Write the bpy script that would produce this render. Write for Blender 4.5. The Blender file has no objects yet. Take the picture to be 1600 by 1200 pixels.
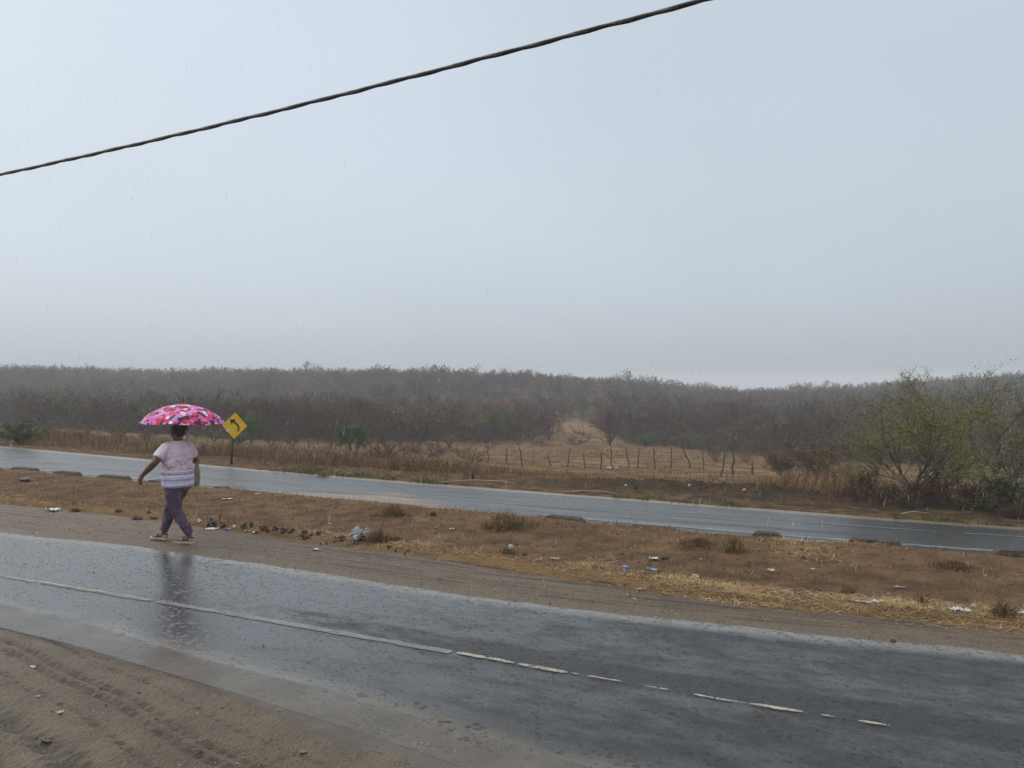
import bpy, math, random
import numpy as np
from mathutils import Vector, Matrix

R_ = math.radians
sc = bpy.context.scene
COL = sc.collection
rng = np.random.default_rng(11)

# ------------------------------------------------------------------ camera, sky, sun, exposure
F_PX, CAM_H = 1200.0, 2.15
cd = bpy.data.cameras.new('camera'); cam = bpy.data.objects.new('camera', cd); COL.objects.link(cam)
cd.sensor_width = 36.0; cd.lens = 36.0 * F_PX / 1600.0; cd.clip_start = 0.05; cd.clip_end = 3000
cam.location = (0, 0, CAM_H); cam.rotation_euler = (R_(90), 0, 0)
sc.camera = cam

SUN_EL, SUN_AZ = 58.0, -70.0          # degrees; azimuth from +Y towards +X
w = bpy.data.worlds.new('World'); sc.world = w; w.use_nodes = True
nt = w.node_tree; nt.nodes.clear()
def wn(t, **k):
    n = nt.nodes.new(t)
    for a, b in k.items(): setattr(n, a, b)
    return n
out = wn('ShaderNodeOutputWorld'); bg = wn('ShaderNodeBackground'); add = wn('ShaderNodeAddShader')
sky = wn('ShaderNodeTexSky', sky_type='NISHITA', sun_disc=False, sun_elevation=R_(SUN_EL), sun_rotation=R_(SUN_AZ), altitude=0, air_density=1.0, dust_density=4.0)
bg2 = wn('ShaderNodeBackground'); bg2.inputs[1].default_value = 0.05
sat = wn('ShaderNodeHueSaturation'); sat.inputs['Saturation'].default_value = 0.35
nt.links.new(sky.outputs[0], sat.inputs['Color']); nt.links.new(sat.outputs[0], bg2.inputs[0])
tc = wn('ShaderNodeTexCoord'); sep = wn('ShaderNodeSeparateXYZ'); nt.links.new(tc.outputs['Generated'], sep.inputs[0])
ramp = wn('ShaderNodeValToRGB'); cr = ramp.color_ramp
for p, c in ((0.0, (.465, .535, .60)), (0.06, (.465, .535, .603)), (0.2, (.46, .535, .608)), (0.45, (.49, .58, .66)), (1.0, (.54, .63, .71))):
    e = cr.elements.new(p); e.color = (*c, 1)
cr.elements.remove(cr.elements[0]); cr.elements.remove(cr.elements[-1]) if cr.elements[-1].color[0] > .9 else None
nt.links.new(sep.outputs[2], ramp.inputs[0])
# the cloud deck: broad soft brightness, brighter over the left of the valley
mp = wn('ShaderNodeMapping'); mp.inputs['Scale'].default_value = (1.0, 1.0, 2.2); nt.links.new(tc.outputs['Generated'], mp.inputs[0])
nz = wn('ShaderNodeTexNoise'); nz.inputs['Scale'].default_value = 1.6; nz.inputs['Detail'].default_value = 3; nz.inputs['Roughness'].default_value = .45
nt.links.new(mp.outputs[0], nz.inputs[0])
m1 = wn('ShaderNodeMath', operation='MULTIPLY_ADD'); m1.inputs[1].default_value = .30; m1.inputs[2].default_value = .70
nt.links.new(nz.outputs[0], m1.inputs[0])
m2 = wn('ShaderNodeMath', operation='MULTIPLY_ADD'); m2.inputs[1].default_value = -.10; nt.links.new(sep.outputs[0], m2.inputs[0]); nt.links.new(m1.outputs[0], m2.inputs[2])
vm = wn('ShaderNodeVectorMath', operation='SCALE'); nt.links.new(ramp.outputs[0], vm.inputs[0]); nt.links.new(m2.outputs[0], vm.inputs['Scale'])
nt.links.new(vm.outputs[0], bg.inputs[0]); bg.inputs[1].default_value = 1.0
nt.links.new(bg.outputs[0], add.inputs[0]); nt.links.new(bg2.outputs[0], add.inputs[1]); nt.links.new(add.outputs[0], out.inputs[0])

sd = bpy.data.lights.new('sun', 'SUN'); sun = bpy.data.objects.new('sun', sd); COL.objects.link(sun)
sd.energy = 1.5; sd.angle = R_(80); sd.color = (1.0, .90, .76)
_d = Vector((math.sin(R_(SUN_AZ)) * math.cos(R_(SUN_EL)), math.cos(R_(SUN_AZ)) * math.cos(R_(SUN_EL)), math.sin(R_(SUN_EL))))
sun.rotation_euler = _d.to_track_quat('Z', 'Y').to_euler(); sun.location = (0, 0, 60)

sc.view_settings.view_transform = 'Standard'; sc.view_settings.look = 'None'
sc.view_settings.exposure = 0.0; sc.view_settings.gamma = 1.0; sc.view_settings.use_curve_mapping = False
sc.render.engine = 'CYCLES'
cy = sc.cycles
cy.use_denoising = True; cy.denoising_prefilter = 'ACCURATE'; cy.max_bounces = 8; cy.diffuse_bounces = 3; cy.glossy_bounces = 3; cy.transparent_max_bounces = 12; cy.volume_bounces = 2
cy.use_adaptive_sampling = False
HAZE_DENSITY = 0.0016

# ------------------------------------------------------------------ materials
class MB:
    """small node-tree builder"""
    def __init__(s, name):
        s.m = bpy.data.materials.new(name); s.m.use_nodes = True; s.t = s.m.node_tree
        s.b = s.t.nodes['Principled BSDF']; s.o = s.t.nodes['Material Output']
    def n(s, typ, ins=None, **k):
        x = s.t.nodes.new(typ)
        for a, b in k.items(): setattr(x, a, b)
        for a, b in (ins or {}).items(): s.set(x.inputs[a], b)
        return x
    def set(s, sock, v):
        if hasattr(v, 'is_output') or isinstance(v, bpy.types.NodeSocket): s.t.links.new(v, sock)
        else:
            if sock.type == 'RGBA' and len(v) == 3: v = (*v, 1)
            sock.default_value = v
    def math(s, op, a, b=0.0, c=0.0, clamp=False):
        x = s.n('ShaderNodeMath', {0: a, 1: b, 2: c}, operation=op, use_clamp=clamp); return x.outputs[0]
    def mix(s, f, a, b, mode='MIX'):
        x = s.n('ShaderNodeMix', data_type='RGBA', blend_type=mode); s.set(x.inputs[0], f); s.set(x.inputs[6], a); s.set(x.inputs[7], b); return x.outputs[2]
    def ss(s, v, lo, hi, a=0.0, b=1.0):
        x = s.n('ShaderNodeMapRange', {0: v, 1: lo, 2: hi, 3: a, 4: b}, interpolation_type='SMOOTHSTEP'); return x.outputs[0]
    def obj(s): return s.n('ShaderNodeTexCoord').outputs['Object']
    def mp(s, v, scale=(1, 1, 1), rot=(0, 0, 0), loc=(0, 0, 0)): return s.n('ShaderNodeMapping', {'Vector': v, 'Scale': scale, 'Rotation': rot, 'Location': loc}).outputs[0]
    def noise(s, v, scale, detail=4, rough=.55, dist=0.0):
        return s.n('ShaderNodeTexNoise', {'Vector': v, 'Scale': scale, 'Detail': detail, 'Roughness': rough, 'Distortion': dist}).outputs[0]
    def vor(s, v, scale, out='Distance', **k):
        return s.n('ShaderNodeTexVoronoi', {'Vector': v, 'Scale': scale}, **k).outputs[out]
    def attr(s, name, out='Fac'): return s.n('ShaderNodeAttribute', attribute_name=name).outputs[out]
    def ramp(s, f, stops, mode='LINEAR'):
        x = s.n('ShaderNodeValToRGB', {0: f}); c = x.color_ramp; c.interpolation = mode
        while len(c.elements) > 1: c.elements.remove(c.elements[-1])
        c.elements[0].position = stops[0][0]; c.elements[0].color = (*stops[0][1], 1)
        for p, k in stops[1:]:
            e = c.elements.new(p); e.color = (*k, 1)
        return x.outputs[0]
    def bump(s, h, strength=.5, dist=.02, normal=None):
        x = s.n('ShaderNodeBump', {'Height': h, 'Strength': strength, 'Distance': dist})
        if normal is not None: s.set(x.inputs['Normal'], normal)
        return x.outputs[0]
    def done(s, color=None, rough=None, normal=None, **k):
        if color is not None: s.set(s.b.inputs['Base Color'], color)
        if rough is not None: s.set(s.b.inputs['Roughness'], rough)
        if normal is not None: s.set(s.b.inputs['Normal'], normal)
        for a, v in k.items(): s.set(s.b.inputs[a.replace('_', ' ')], v)
        return s.m

ROT = (0, 0, R_(26))      # turns object coordinates so that x runs along the road

def simple(name, c1, c2, scale=6, rough=.7, bump=.3, bscale=None, bd=.01, **k):
    b = MB(name); o = b.obj(); n = b.noise(o, scale, 5)
    col = b.mix(b.ss(n, .3, .7), c1, c2)
    nm = b.bump(b.noise(o, bscale or scale * 4, 4), bump, bd)
    return b.done(col, rough, nm, **k)

def blade_mat(name, stops, rough=.75, var=.25, hue=None):
    """grass, twigs and leaves: a colour for each blade from its own random number"""
    b = MB(name); t = b.attr('tint')
    c = b.ramp(t, stops)
    v = b.n('ShaderNodeObjectInfo').outputs['Random']
    k = b.math('MULTIPLY_ADD', v, var, 1 - var / 2)
    c = b.mix(1.0, c, b.n('ShaderNodeCombineColor', {0: k, 1: k, 2: k}).outputs[0], 'MULTIPLY')
    if hue: c = b.mix(1.0, c, b.ramp(b.n('ShaderNodeMath', {0: b.math('MULTIPLY', v, 7.31)}, operation='FRACT').outputs[0], hue), 'MULTIPLY')
    return b.done(c, rough, Specular_IOR_Level=.3)

# ------------------------------------------------------------------ mesh helpers
def np_mesh(name, V, F, smooth=False):
    me = bpy.data.meshes.new(name)
    V = np.ascontiguousarray(V, dtype=np.float32); F = np.ascontiguousarray(F, dtype=np.int32)
    n, k = F.shape
    me.vertices.add(len(V)); me.vertices.foreach_set('co', V.ravel())
    me.loops.add(n * k); me.loops.foreach_set('vertex_index', F.ravel())
    me.polygons.add(n); me.polygons.foreach_set('loop_start', np.arange(0, n * k, k, dtype=np.int32))
    me.polygons.foreach_set('use_smooth', np.full(n, smooth))
    me.update(calc_edges=True)
    return me
def fattr(me, name, a):
    at = me.attributes.new(name, 'FLOAT', 'POINT'); at.data.foreach_set('value', np.ascontiguousarray(a, dtype=np.float32))
def link(name, me, mat=None, parent=None, loc=None):
    o = bpy.data.objects.new(name, me); COL.objects.link(o)
    if mat is not None and not me.materials: me.materials.append(mat)
    if parent is not None: o.parent = parent
    if loc is not None: o.location = loc
    return o
def tag(o, label=None, cat=None, group=None, kind=None):
    if label: o['label'] = label
    if cat: o['category'] = cat
    if group: o['group'] = group
    if kind: o['kind'] = kind
    return o
def empty(name, loc, label=None, cat=None, group=None, rz=0, scale=1):
    o = bpy.data.objects.new(name, None); COL.objects.link(o); o.location = loc; o.rotation_euler = (0, 0, rz); o.empty_display_size = .1
    o.scale = (scale,) * 3 if not hasattr(scale, '__len__') else scale
    return tag(o, label, cat, group)
def cat_mesh(parts):
    """join (V, F) pairs"""
    Vs, Fs, k = [], [], 0
    for V, F in parts:
        Vs.append(V); Fs.append(np.asarray(F) + k); k += len(V)
    return np.concatenate(Vs), np.concatenate(Fs)
def unit(a): return a / np.maximum(np.linalg.norm(a, axis=-1, keepdims=True), 1e-9)
def seg_mesh(P0, P1, R0, R1, sides=3):
    """open tapered prisms round many segments at once"""
    P0, P1 = np.asarray(P0, float), np.asarray(P1, float); n = len(P0)
    d = unit(P1 - P0); ref = np.where(np.abs(d[:, 2:3]) > .9, [[1, 0, 0]], [[0, 0, 1]])
    a = unit(np.cross(d, ref)); b = np.cross(d, a)
    V = np.zeros((n, 2, sides, 3))
    for j in range(sides):
        t = 2 * math.pi * j / sides; off = a * math.cos(t) + b * math.sin(t)
        V[:, 0, j] = P0 + off * np.asarray(R0)[:, None]; V[:, 1, j] = P1 + off * np.asarray(R1)[:, None]
    base = (np.arange(n) * 2 * sides)[:, None]; F = []
    for j in range(sides):
        k = (j + 1) % sides
        F.append(np.concatenate([base + j, base + k, base + sides + k], 1)); F.append(np.concatenate([base + j, base + sides + k, base + sides + j], 1))
    return V.reshape(-1, 3), np.concatenate(F)
def sliver_mesh(P0, P1, W, rg):
    """one flat pointed triangle for each thin twig"""
    d = unit(P1 - P0); r = unit(np.cross(d, unit(rg.normal(size=P0.shape))))
    V = np.stack([P0 - r * W[:, None], P0 + r * W[:, None], P1], 1)
    return V.reshape(-1, 3), np.arange(len(P0) * 3).reshape(-1, 3)
def tube(pts, rad, sides=10, caps=True, ell=None):
    """closed tube through points; radius per point (or (ra, rb) pairs)"""
    P = np.asarray(pts, float); n = len(P)
    T = np.zeros_like(P); T[1:-1] = P[2:] - P[:-2]; T[0] = P[1] - P[0]; T[-1] = P[-1] - P[-2]; T = unit(T)
    a = np.cross(T[0], [0, 0, 1.0]) if abs(T[0][2]) < .95 else np.cross(T[0], [0, 1.0, 0]); a = a / np.linalg.norm(a)
    V = []
    for i in range(n):
        a = a - T[i] * np.dot(a, T[i]); a /= np.linalg.norm(a); b = np.cross(T[i], a)
        ra, rb = rad[i] if hasattr(rad[i], '__len__') else (rad[i], rad[i])
        for j in range(sides):
            t = 2 * math.pi * j / sides; V.append(P[i] + a * ra * math.cos(t) + b * rb * math.sin(t))
    F = []
    for i in range(n - 1):
        for j in range(sides):
            k = (j + 1) % sides; F.append((i * sides + j, i * sides + k, (i + 1) * sides + k)); F.append((i * sides + j, (i + 1) * sides + k, (i + 1) * sides + j))
    if caps:
        V.append(P[0]); c0 = len(V) - 1; V.append(P[-1]); c1 = len(V) - 1
        for j in range(sides):
            k = (j + 1) % sides; F.append((c0, k, j)); F.append((c1, (n - 1) * sides + j, (n - 1) * sides + k))
    return np.array(V), np.array(F)
def rings(levels, sides=20):
    """closed stack of horizontal ellipses: (cx, cy, z, rx, ry, yaw)"""
    V = []
    for cx, cy_, z, rx, ry, yaw in levels:
        for j in range(sides):
            t = 2 * math.pi * j / sides; x, y = rx * math.cos(t), ry * math.sin(t)
            V.append((cx + x * math.cos(yaw) - y * math.sin(yaw), cy_ + x * math.sin(yaw) + y * math.cos(yaw), z))
    n = len(levels); F = []
    for i in range(n - 1):
        for j in range(sides):
            k = (j + 1) % sides; F.append((i * sides + j, i * sides + k, (i + 1) * sides + k)); F.append((i * sides + j, (i + 1) * sides + k, (i + 1) * sides + j))
    V.append((levels[0][0], levels[0][1], levels[0][2])); V.append((levels[-1][0], levels[-1][1], levels[-1][2]))
    for j in range(sides):
        k = (j + 1) % sides; F.append((n * sides, k, j)); F.append((n * sides + 1, (n - 1) * sides + j, (n - 1) * sides + k))
    return np.array(V), np.array(F)
def box(cx, cy_, cz, sx, sy, sz):
    V = np.array([(x, y, z) for x in (-1, 1) for y in (-1, 1) for z in (-1, 1)], float) * np.array([sx, sy, sz]) / 2 + np.array([cx, cy_, cz])
    F = np.array([(0, 1, 3), (0, 3, 2), (4, 6, 7), (4, 7, 5), (0, 4, 5), (0, 5, 1), (2, 3, 7), (2, 7, 6), (0, 2, 6), (0, 6, 4), (1, 5, 7), (1, 7, 3)])
    return V, F
def prism(outline, y0, y1):
    """outline in x,z pushed from y0 to y1 (convex or star-shaped round its mean)"""
    o = np.array(outline, float); n = len(o)
    V = np.concatenate([np.c_[o[:, 0], np.full(n, y0), o[:, 1]], np.c_[o[:, 0], np.full(n, y1), o[:, 1]]])
    me = bpy.data.meshes.new('prism')
    faces = [tuple(range(n)), tuple(range(2 * n - 1, n - 1, -1))] + [(i + n, (i + 1) % n + n, (i + 1) % n, i) for i in range(n)]
    me.from_pydata(V.tolist(), [], faces); me.update(); return me
def union(parts, voxel, smooth=4, name='body'):
    V, F = cat_mesh(parts); me = np_mesh('tmp', V, F)
    o = bpy.data.objects.new('tmp', me); COL.objects.link(o)
    r = o.modifiers.new('r', 'REMESH'); r.mode = 'VOXEL'; r.voxel_size = voxel; r.use_smooth_shade = True
    if smooth:
        s = o.modifiers.new('s', 'SMOOTH'); s.factor = .5; s.iterations = smooth
    dg = bpy.context.evaluated_depsgraph_get(); m = bpy.data.meshes.new_from_object(o.evaluated_get(dg))
    bpy.data.objects.remove(o); m.name = name
    m.polygons.foreach_set('use_smooth', np.full(len(m.polygons), True))
    return m

# value noise
def vnoise(x, y, seed=0):
    x = np.asarray(x, float); y = np.asarray(y, float)
    xi = np.floor(x).astype(np.int64); yi = np.floor(y).astype(np.int64); fx, fy = x - xi, y - yi
    fx = fx * fx * (3 - 2 * fx); fy = fy * fy * (3 - 2 * fy)
    def h(a, b):
        n = (a * 374761393 + b * 668265263 + seed * 982451653) & 0x7fffffff
        n = ((n ^ (n >> 13)) * 1274126177) & 0x7fffffff
        return ((n ^ (n >> 16)) & 0xffff) / 65535.0
    return (h(xi, yi) * (1 - fx) + h(xi + 1, yi) * fx) * (1 - fy) + (h(xi, yi + 1) * (1 - fx) + h(xi + 1, yi + 1) * fx) * fy
def fbm(x, y, seed=0, octv=4):
    s, a, t = 0, 1, 0
    for i in range(octv):
        s = s + a * vnoise(x * 2 ** i, y * 2 ** i, seed + i * 7); t += a; a *= .5
    return s / t - .5
def sstep(v, lo, hi):
    t = np.clip((v - lo) / (hi - lo), 0, 1); return t * t * (3 - 2 * t)

# ------------------------------------------------------------------ lie of the land
A26 = R_(26); CA, SA = math.cos(A26), math.sin(A26)
def to_su(X, Y): return X * CA - Y * SA, X * SA + Y * CA
def to_xy(s, u): return s * CA + u * SA, -s * SA + u * CA
LINES = dict(   # distance of each edge from the camera's foot, measured across the road, at stations along it
    E1=([-60, -12, -7.4, -6.1, -4.8, -3.8, -2.9, -2.2, -1.7, 6, 60], [4.9, 4.5, 4.36, 4.36, 4.26, 4.19, 4.1, 4.02, 3.95, 3.6, 3.2]),
    CL=([-60, -8.9, -6, -3, -1, 0, .73, 60], [5.3, 5.19, 5.27, 5.28, 5.29, 5.34, 5.42, 7]),
    E2=([-60, -11.2, -8.9, -6.6, -4, -2, -.4, 1, 60], [6.3, 6.6, 6.78, 6.74, 6.65, 6.76, 6.92, 7.1, 10]),
    G=([-60, -14, -11, -7.4, -5.3, -3.8, -2.3, -1, .1, 1.1, 60], [8.6, 8.3, 8.4, 8.14, 8.1, 7.87, 7.73, 7.7, 7.8, 7.95, 12]),
    K=([-200, -60, -20, -15, -11, -8, -5.5, -3.3, -1.5, .1, 1.5, 60], [22, 14.6, 11.78, 11.6, 11.44, 11.36, 11.22, 11.15, 11.14, 11.18, 11.26, 17]),
    T=([-200, -60, -27, -20, -14, -10, -6.8, -4, -1.8, .1, 1.8, 60], [38, 21.5, 15.9, 15.15, 14.4, 14.1, 13.9, 13.76, 13.66, 13.6, 13.6, 20]))
def line(k, s): return np.interp(s, *LINES[k])
RIDGE_PX = ([-1200, 0, 300, 600, 850, 1000, 1100, 1180, 1260, 1380, 1500, 1600, 2600], [568, 571, 577, 573, 579, 590, 602, 608, 605, 596, 588, 584, 575])
RIDGE_D = 215.0
def ridge_h(X, Y):
    px = 800 + 1200 * X / np.maximum(Y, 1.0)
    py = np.interp(np.clip(px, -1200, 2600), *RIDGE_PX)
    return CAM_H + (600 - py) / 1200 * RIDGE_D - 3.4
RUTS = ((.78, .035, .030), (.90, .03, .030), (1.45, .09, .04), (1.78, .10, .04), (2.15, .05, .03), (1.14, .02, .02), (.55, .02, .014), (1.95, .03, .02))
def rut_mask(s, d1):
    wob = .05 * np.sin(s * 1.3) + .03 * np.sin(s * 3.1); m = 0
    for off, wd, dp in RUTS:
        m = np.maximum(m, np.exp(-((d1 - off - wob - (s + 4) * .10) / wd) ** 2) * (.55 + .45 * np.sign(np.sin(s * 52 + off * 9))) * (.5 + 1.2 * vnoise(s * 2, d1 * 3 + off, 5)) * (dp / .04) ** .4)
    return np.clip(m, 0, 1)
def streak_mask(s, d2):
    wob = .03 * np.sin(s * .9); m = 0
    for off in (.36, .45, .55, .66, .78, .92, 1.05, 1.2): m = np.maximum(m, np.exp(-((d2 - off - wob) / .022) ** 2) * np.clip(2.2 * vnoise(s * 1.1, d2 * 0 + off * 40, 6) - .7, 0, 1))
    return m
def ground_z(X, Y, fine=True):
    X = np.asarray(X, float); Y = np.asarray(Y, float)
    s, u = to_su(X, Y)
    d1 = line('E1', s) - u; d2 = u - line('E2', s); dg = u - line('G', s); dk = u - line('K', s); dt = u - line('T', s)
    big = fbm(X * .8, Y * .8, 3); mid = fbm(X * 3, Y * 3, 5); sm = fbm(X * 11, Y * 11, 9, 3)
    zr = np.full(X.shape, -.035)
    # near mud with wheel ruts that run beside the road
    ed = .3 + .7 * sstep(d1, .15, .8); zn = -.014 + .075 * sstep(d1, 0, 1.3) + .05 * big * ed + .022 * mid * ed + .012 * sm * ed
    wob = .05 * np.sin(s * 1.3) + .03 * np.sin(s * 3.1)
    for off, wd, dp in RUTS:
        zn = zn - dp * np.exp(-((d1 - off - wob - (s + 4) * .10) / wd) ** 2) * (1 + .5 * np.sin(s * 14)) + .5 * dp * np.exp(-((d1 - off - .09 - wob - (s + 4) * .10) / wd) ** 2)
    # packed shoulder on the far side
    zs = -.012 + .05 * sstep(d2, 0, .5) + .02 * big + .012 * mid + .008 * sm
    for off in (.45, .62, .85, 1.05): zs = zs - .012 * np.exp(-((d2 - off - wob * .6) / .03) ** 2)
    # median
    zm = .03 + .05 * sstep(dg, -.1, .15) - .05 * sstep(dg, .2, .8) + .05 * sstep(dg, 1.2, 2.6) - .09 * sstep(dk, -.35, .02) + .06 * big + .04 * mid + .018 * sm
    zm = zm - .06 * np.exp(-((dk + .15) / .12) ** 2) * 0
    # far side: verge falls away to a shallow valley, scrub hill beyond
    zv = np.interp(dt, [0, .6, 2.2, 4, 7, 20, 57, 1000], [-.02, .0, -.06, -.30, -.62, -1.84, -3.8, -3.9])
    rough = sstep(dt, .1, 1.5)
    zv = zv + rough * (.16 * big + .07 * mid + .03 * sm) + sstep(dt, 10, 40) * .9 * fbm(X * .05, Y * .05, 21)
    zv = zv + .15 * np.exp(-((dt - 3.0) / 1.1) ** 2) * sstep(s, -9, -4) * (1 - sstep(s, 3, 8)) * (1 + 1.5 * mid + 1.2 * sm)
    R = np.maximum(Y, 1.0) if Y.ndim == 0 else np.maximum(Y, 1.0)
    hl = (ridge_h(X, Y) + 3.9) * sstep(R, 78, RIDGE_D + 20) * sstep(dt, 20, 70)
    hl = hl + sstep(R, 90, 180) * 1.6 * fbm(X * .03, Y * .03, 31) - 3.0 * sstep(R, RIDGE_D + 20, RIDGE_D + 220)
    zv = zv + hl
    z = np.where(d1 > 0, zn, np.where(d2 < 0, zr, np.where(dg < 0, zs, np.where(dk < 0, zm, np.where(dt < 0, zr, zv)))))
    # soften the joins shoulder / median
    return z
def gz(x, y): return float(ground_z(np.array([x]), np.array([y]))[0])
_YS = np.concatenate([np.arange(3, 30, .05), np.arange(30, 120, .25), np.arange(120, 420, 1.0)])
def hit(px, py):
    """the point of the ground seen at a pixel of the 1600 x 1200 photograph"""
    X = (px - 800) / F_PX * _YS; Z = CAM_H - (py - 600) / F_PX * _YS
    g = ground_z(X, _YS); s, u = to_su(X, _YS)
    road = ((u > line('E1', s)) & (u < line('E2', s))) | ((u > line('K', s)) & (u < line('T', s)))
    g = np.where(road, np.maximum(g, 0.0), g)
    k = np.argmax(Z < g)
    if not (Z < g).any(): k = len(_YS) - 1
    return float(X[k]), float(_YS[k]), float(g[k])
def proj(X, Y, Z): return 800 + F_PX * X / Y, 600 - F_PX * (Z - CAM_H) / Y

# ------------------------------------------------------------------ ground sheet
def ground_material():
    b = MB('ground'); o = b.obj(); r = b.mp(o, rot=ROT)
    d1, d2, dg, dk, dt = (b.attr(k) for k in ('d1', 'd2', 'dg', 'dk', 'dt'))
    n_big = b.noise(o, .55, 5); n_mid = b.noise(o, 2.3, 6, .6); n_fine = b.noise(o, 16, 6, .65); n_grit = b.noise(o, 95, 3, .6)
    streak = b.noise(b.mp(r, (1.2, 9, 1)), 1.6, 6, .62); straw = b.noise(b.mp(r, (3, 16, 1)), 3.2, 5, .7, 1.2)
    jit = b.math('MULTIPLY_ADD', n_mid, .9, -.45)
    jit2 = b.math('MULTIPLY_ADD', n_fine, .5, -.25)
    # wet mud beside the camera
    mud = b.mix(b.ss(n_mid, .3, .7), (0.0920, 0.0676, 0.0395), (0.1785, 0.1343, 0.0805))
    mud = b.mix(b.ss(n_fine, .52, .75), mud, (0.0434, 0.0337, 0.0236))
    mud = b.mix(b.ss(n_grit, .55, .78), mud, (0.209, 0.157, 0.100))
    red = b.ss(b.math('ADD', b.math('MULTIPLY', b.math('ABSOLUTE', b.math('SUBTRACT', d1, -.75)), -1.1), n_big), .05, .45)
    mud = b.mix(b.math('MULTIPLY', red, .25), mud, (0.140, 0.080, 0.047))
    pale = b.vor(b.mp(o, (1, 1, 0)), 9); mud = b.mix(b.ss(pale, .10, .05), mud, (0.296, 0.222, 0.143))
    # far shoulder: grey packed sand with brown wheel strips
    sh = b.mix(b.ss(streak, .35, .65), (0.1030, 0.0688, 0.0371), (0.1734, 0.1176, 0.0658))
    sh = b.mix(b.ss(b.math('ADD', d2, jit2), .42, .12), sh, (0.1566, 0.1215, 0.0796))
    sh = b.mix(b.ss(n_grit, .58, .8), sh, (0.087, 0.065, 0.041))
    # median: dark brown soil with straw
    med = b.mix(b.ss(n_mid, .3, .7), (0.0914, 0.0545, 0.0309), (0.1907, 0.1183, 0.0660)); med = b.mix(b.ss(n_fine, .54, .72), med, (0.0645, 0.0394, 0.0237))
    smask = b.math('MULTIPLY', b.ss(straw, .47, .64), b.ss(b.math('ADD', n_big, b.math('MULTIPLY', b.math('SUBTRACT', dk, -.6), .35)), .25, .7))
    med = b.mix(b.math('MULTIPLY', smask, .85), med, (0.261, 0.157, 0.070))
    med = b.mix(b.math('MULTIPLY', b.ss(b.math('ABSOLUTE', b.math('ADD', dg, jit2)), .45, .05), .6), med, (0.261, 0.165, 0.073))
    # verge, bank of dark dug soil, tan field
    ver = b.mix(b.ss(b.noise(o, 3.4, 6, .7), .36, .66), (0.0589, 0.0378, 0.0218), (0.1805, 0.1152, 0.0588))
    dark = b.ss(b.math('ADD', b.math('MULTIPLY', b.math('ABSOLUTE', b.math('SUBTRACT', dt, 2.7)), -.22), b.math('MULTIPLY_ADD', n_mid, 1.2, .05)), .1, .45)
    dark = b.math('MULTIPLY', dark, b.ss(b.attr('s'), -9, -5))
    ver = b.mix(b.math('MULTIPLY', dark, .85), ver, (0.045, 0.032, 0.022))
    fld = b.mix(b.ss(b.noise(o, 1.4, 6, .7), .36, .64), (0.0723, 0.0437, 0.0210), (0.1955, 0.1209, 0.0560))
    fld = b.mix(b.math('MULTIPLY', b.ss(b.noise(b.mp(o, (1, 2.2, 1)), .30, 5, .6), .52, .64), .7), fld, (0.2790, 0.1722, 0.0828))
    scrub = b.mix(b.ss(b.noise(o, .5, 5), .35, .65), (0.0462, 0.0252, 0.0143), (0.0980, 0.0528, 0.0253))
    fld = b.mix(b.ss(b.attr('scrub'), .3, .7), fld, scrub)
    clr = b.attr('clear'); fld = b.mix(b.ss(b.math('ADD', clr, b.math('MULTIPLY', jit, .5)), .3, .6), fld, b.mix(b.ss(n_mid, .3, .7), (0.1618, 0.0942, 0.0423), (0.2375, 0.1470, 0.0702)))
    c = b.mix(b.ss(b.math('ADD', d2, 0.0), -.6, -.4), mud, sh)
    c = b.mix(b.ss(b.math('ADD', dg, b.math('MULTIPLY', jit, .55)), -.12, .10), c, med)
    c = b.mix(b.ss(dk, .3, .6), c, ver)
    c = b.mix(b.ss(b.math('ADD', dt, b.math('MULTIPLY', jit, 4)), 3.5, 6.5), c, fld)
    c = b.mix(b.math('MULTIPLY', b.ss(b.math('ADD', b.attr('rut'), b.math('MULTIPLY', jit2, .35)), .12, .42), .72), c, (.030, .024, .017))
    # wetness
    wet = b.math('MAXIMUM', b.ss(b.math('ADD', d1, b.math('MULTIPLY', jit, .7)), -.75, -.05), b.ss(b.math('ADD', d2, b.math('MULTIPLY', jit2, .8)), .38, .0))
    wet = b.math('MULTIPLY', wet, b.ss(dg, .0, -.2))
    c = b.mix(b.math('MULTIPLY', wet, .22), c, (0.087, 0.066, 0.042))
    rough = b.math('MULTIPLY_ADD', wet, -.40, .92)
    rough = b.math('ADD', rough, b.math('MULTIPLY_ADD', n_fine, .3, -.15))
    h = b.math('ADD', b.math('MULTIPLY', n_fine, .7), b.math('MULTIPLY', n_grit, .35))
    h = b.math('ADD', h, b.math('MULTIPLY', b.vor(o, 38), .35))
    return b.done(c, rough, b.bump(h, 1.0, .06), Specular_IOR_Level=b.math('MULTIPLY_ADD', wet, .35, .12))

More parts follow.
